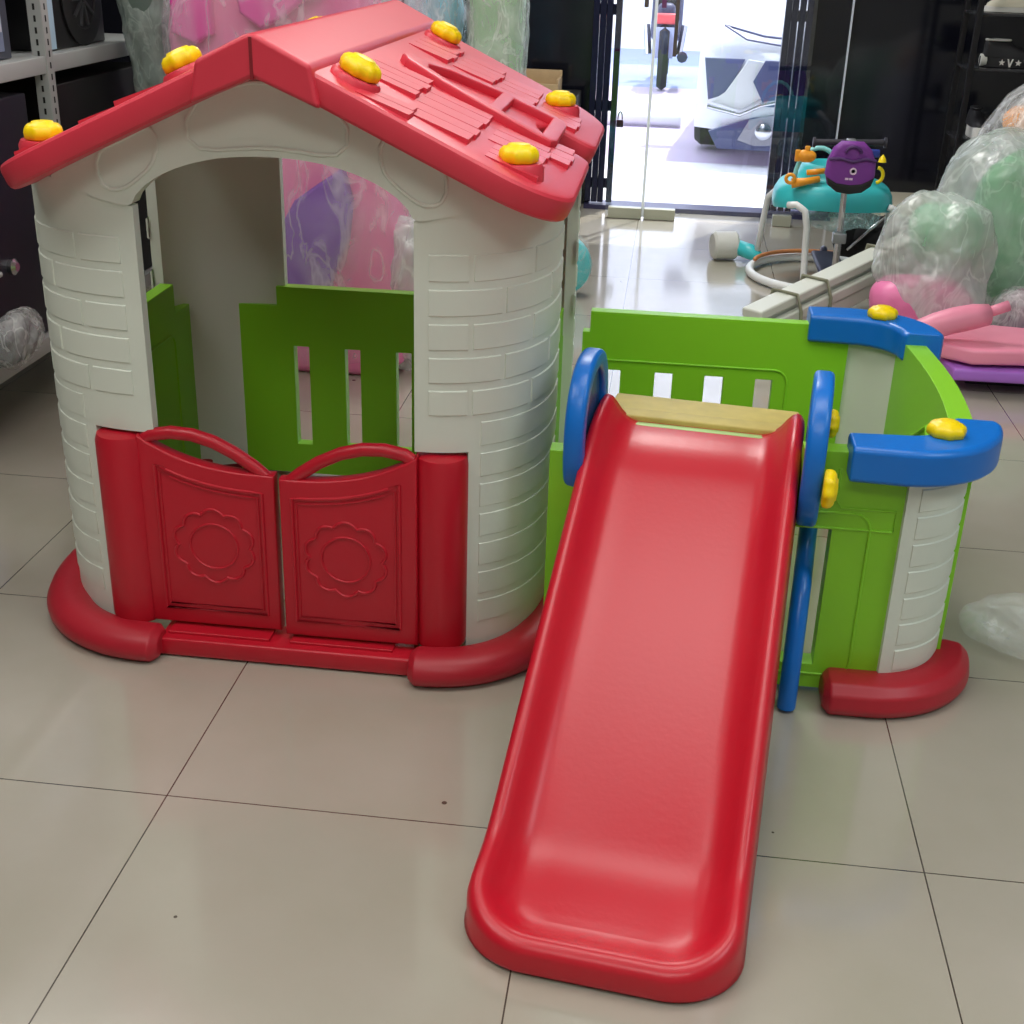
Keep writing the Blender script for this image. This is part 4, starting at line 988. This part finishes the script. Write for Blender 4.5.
for f in (.2, .38, .8):
    c = p0+dv*f; bm = bmesh.new(); M = Matrix.Translation(c) @ RB_
    tube(bm, [M @ Vector((0, y, z)) for y, z in ((-.062, .01), (-.066, .10), (-.05, .157), (.05, .157), (.066, .10), (.062, .01))], .012, 6, closed=True, squash=.4); tp('tape_band', bm, mat('grey_tape', srgb(142, 142, 122), .5), t, angle=2)
t = thing('open_box', 'open white box on the floor between the back fence and the tube bundle', 'box', (.63, 4.21, 0))
for a, b_ in (((.535, 4.14, .0), (.72, 4.28, .01)), ((.535, 4.14, .01), (.72, 4.15, .165)), ((.535, 4.27, .01), (.72, 4.28, .165)), ((.535, 4.15, .01), (.545, 4.27, .165)), ((.71, 4.15, .01), (.72, 4.27, .165))):
    tp('tray_wall', B(a, b_, bev=.002), WTB, t)

# ------------------------------------------------------------------ wrapped toys at the right
HEAP = film('milky_heap_wrap', srgb(226, 232, 230), .30, .78, 8, 1.0)
t = thing('wrapped_toy', 'large milky-wrapped green toy heaped at the right edge behind the pink boards', 'toy', (1.27, 4.85, 0))
bm = bmesh.new(); blob(bm, (1.33, 4.86, .36), (.22, .15, .30), .03, 4, 12, 5, 2.6); tp('toy_body', bm, mat('mint_plastic', srgb(70, 196, 112), .4), t, angle=3)
bm = bmesh.new(); blob(bm, (1.27, 4.84, .35), (.31, .22, .35), .04, 4, 15, 6, 2.4); tp('plastic_wrap', bm, HEAP, t, angle=3)
t = thing('wrapped_toy', 'round milky-wrapped toy, green above and pink below, left of the large heap', 'toy', (.93, 4.5, 0))
bm = bmesh.new(); blob(bm, (.955, 4.56, .38), (.12, .10, .11), .02, 5, 22, 5, 2.2); tp('toy_body', bm, mat('pale_mint_plastic', srgb(120, 204, 150), .4), t, angle=3)
bm = bmesh.new(); blob(bm, (.90, 4.48, .125), (.17, .10, .125), .02, 5, 31, 5, 3); tp('toy_base', bm, PINK, t, angle=3)
bm = bmesh.new(); blob(bm, (.93, 4.52, .265), (.185, .155, .265), .035, 5, 23, 6, 2.3); tp('plastic_wrap', bm, HEAP, t, angle=3)
t = thing('wrapped_toy', 'dark plum plastic toy in wrap at the right edge above the pink boards', 'toy', (1.29, 4.46, 0))
bm = bmesh.new(); blob(bm, (1.30, 4.47, .115), (.15, .07, .105), .02, 5, 35, 5, 2.6); tp('toy_body', bm, mat('plum_plastic', srgb(128, 66, 100), .4), t, angle=3)
bm = bmesh.new(); blob(bm, (1.30, 4.465, .125), (.17, .095, .12), .018, 7, 36, 6, 2.6); tp('plastic_wrap', bm, FILM, t, angle=3)
t = thing('wrapped_toy', 'orange toy in a tall clear wrap standing behind the green heap', 'toy', (1.38, 5.4, 0))
bm = bmesh.new(); blob(bm, (1.345, 5.36, .665), (.07, .05, .055), .012, 9, 41, 4, 2.2); tp('toy_body', bm, mat('bright_orange', srgb(250, 160, 30), .4), t, angle=3)
bm = bmesh.new(); lathe(bm, [(0, 0), (.17, 0), (.175, .35), (.14, .6), (0, .61)], 24, Matrix.Translation((1.40, 5.4, .0))); tp('toy_base', bm, mat('grey_lilac', srgb(190, 184, 200), .5), t)
bm = bmesh.new(); lathe(bm, [(0, .002), (.24, .002), (.25, .3), (.23, .5), (.19, .64), (.12, .76), (.04, .83), (0, .84)], 48, Matrix.Translation((1.40, 5.39, 0)))
for v in bm.verts: v.co += Vector((v.co.x-1.40, v.co.y-5.39, 0)).normalized()*(.02*noise.noise(v.co*9)) if abs(v.co.x-1.40)+abs(v.co.y-5.39) > .01 else Vector((0, 0, 0))
tp('plastic_wrap', bm, FILM, t, angle=3)
# pink and purple boards lying in front
LP = mat('light_pink_plastic', srgb(246, 150, 178), .4)
def board(name, lab, out, z, th, m, rz=0, tilt=0, group=None):
    cx = sum(p[0] for p in out)/len(out); cy = sum(p[1] for p in out)/len(out)
    bm = plate([[(p[0]-cx, p[1]-cy) for p in out]], th, .012); o = finish(name, bm, m, angle=.9); o.location = (cx, cy, z+th/2); o.rotation_euler = (tilt, 0, rz); return tag(o, lab, 'board')
board('foot_board', 'purple plastic board, lowest of the boards at the right edge', [(.93, 3.97), (1.36, 3.98), (1.38, 4.30), (.98, 4.30), (.90, 4.1)], .045, .04, mat('lilac_plastic', srgb(176, 112, 214), .4))
bm = B((1.0, 4.10, 0), (1.36, 4.28, .044)); tag(finish('shadow_block', bm, BLACK, smooth=False), 'black block standing in for the dark shadow under the purple board at the right edge', 'block')  # black block added where shadow falls under the purple board
board('side_board', 'flat light pink plastic board lying on the purple board', [(.88, 4.05), (.98, 3.98), (1.12, 4.0), (1.36, 4.02), (1.38, 4.26), (1.1, 4.3), (.93, 4.27), (.86, 4.16)], .096, .05, LP)
t = thing('curved_board', 'curved light pink plastic bar leaning on the flat pink board', 'board', (.9, 4.1, .12))
bm = bmesh.new(); q = [(.76, 4.06, .135), (.81, 4.06, .17), (.87, 4.06, .196), (.93, 4.07, .214), (.985, 4.08, .226), (1.03, 4.09, .232)]
tube(bm, q, [.02, .034, .04, .042, .040, .034], 14); tp('bar_body', bm, LP, t, angle=2)
bm = bmesh.new(); tube(bm, [(1.02, 4.09, .235), (1.09, 4.10, .262)], .017, 14); tp('bar_peg', bm, LP, t, angle=2)
# loose clear wrap on the floor by the fence
bm = bmesh.new(); blob(bm, (.815, 2.40, .035), (.15, .12, .033), .022, 9, 51, 6, 2.2); tag(finish('loose_wrap', bm, film('loose_clear_wrap', (.88, .92, .92, 1), .06, .35, 10, .9), angle=3), 'loose heap of clear plastic wrap on the floor right of the fence', 'plastic wrap')

# ------------------------------------------------------------------ shoe rack against the dark shopfront
t = thing('shoe_rack', 'black metal shoe display rack at the right in front of the dark shopfront', 'shoe rack', (1.6, 6.3, 0))
RK = mat('rack_black', srgb(26, 25, 28), .35, metal=.3)
for x in (1.27, 2.2):
    for y in (6.10, 6.38): tp('upright', B((x-.012, y-.012, 0), (x+.012, y+.012, 1.7), bev=.002), RK, t)
for z in (.20, .497, .795, 1.02, 1.4): tp('rack_shelf', B((1.26, 6.11, z-.012), (2.2, 6.38, z), bev=.002), mat('shelf_dark_glass', srgb(46, 46, 50), .25), t)
SK = [mat('shoe_cream', srgb(214, 210, 190), .7, bump=.3), mat('shoe_black', srgb(24, 24, 28), .6), mat('sole_white', srgb(214, 214, 208), .5)]
def shoe(x, y, z, lab, upper, sole, rz=0, plat=.018, group=None, marks=False):
    t = thing('shoe', lab, 'shoe', (x, y, z), rz, group)
    prof = [(-.115, .036), (-.06, .038), (0, .033), (.06, .036), (.105, .032), (.125, .012)]
    def foot(bm, z0, z1, k, zt=None):
        n = 20; a = []; b_ = []
        for i in range(n):
            an = 2*pi*i/n; xx = .12*cos(an); ww = (.036+.008*cos(an))*sin(an)*k
            a.append(bm.verts.new((xx*k, ww, z0))); b_.append(bm.verts.new((xx*k, ww, z1)))
        for i in range(n): bm.faces.new((a[i], a[(i+1) % n], b_[(i+1) % n], b_[i]))
        bm.faces.new(a[::-1]); bm.faces.new(b_)
    bm = bmesh.new(); foot(bm, 0, plat, 1); finish('sole', bm, sole, t, bevel=.003)
    bm = bmesh.new(); rings = []
    for i in range(9):
        xx = -.108+.222*i/8; h = (.075, .08, .072, .07, .062, .048, .038, .030, .012)[i]; ww = (.024, .032, .034, .034, .036, .038, .037, .032, .014)[i]
        rings.append([bm.verts.new((xx, ww*cos(a), plat-.002+h*sin(a)**.8 if sin(a) > 0 else plat-.002)) for a in [pi*k/8 for k in range(9)]])
    for a, b_ in zip(rings, rings[1:]):
        for k in range(8): bm.faces.new((a[k], a[k+1], b_[k+1], b_[k]))
    bm.faces.new(rings[0][::-1]); bm.faces.new(rings[-1])
    finish('upper', bm, upper, t, sub=1, angle=3)
    bm = bmesh.new(); tube(bm, [(-.02+.052*cos(a)-.03, .021*sin(a), plat+.068) for a in lin(0, 2*pi*11/12, 11)], .005, 6, closed=True); finish('collar', bm, upper if not marks else SK[2], t, angle=3)
    if marks:
        for k, xx in enumerate((-.03, .04)):
            pts = [((.014 if i % 2 == 0 else .006)*cos(pi/2+i*pi/5), (.014 if i % 2 == 0 else .006)*sin(pi/2+i*pi/5)) for i in range(10)]
            finish('star_mark', plate([[(a+xx, b_+plat/2) for a, b_ in pts]], .003, 0, Matrix.Translation((0, -.043, 0)) @ Matrix.Rotation(pi/2, 4, 'X')), SK[2], t, smooth=False)
            bm = plate([[(xx+.022, plat*.85), (xx+.028, plat*.85), (xx+.035, plat*.35), (xx+.042, plat*.85), (xx+.048, plat*.85), (xx+.038, plat*.1), (xx+.032, plat*.1)]], .003, 0, Matrix.Translation((0, -.043, 0)) @ Matrix.Rotation(pi/2, 4, 'X'))
            finish('letter_v', bm, SK[2], t, smooth=False)
        bm = bmesh.new(); tube(bm, [(-.115, 0, plat*.6), (-.09, 0, plat*.6)], .027, 12); finish('heel_patch', bm, SK[2], t)
    return t
shoe(1.43, 6.22, 1.021, 'cream sneaker, left one on the upper rack shelf', SK[0], SK[2], pi, .025)
shoe(1.69, 6.22, 1.021, 'cream sneaker, right one on the upper rack shelf at the photo edge', SK[0], SK[2], pi, .025)
shoe(1.44, 6.20, .796, 'black platform shoe with white stars and V marks on the middle rack shelf', SK[1], mat('sole_black', srgb(30, 30, 34), .5), 0, .045, marks=True)
shoe(1.355, 6.20, .498, 'black shoe with a thick white sole on the lower rack shelf', SK[1], SK[2], -pi/2, .05)
shoe(1.53, 6.23, .498, 'dark shoe with white laces right of the thick-soled one on the lower rack shelf', mat('shoe_grey', srgb(84, 84, 90), .6), SK[1], -pi/2, .02)
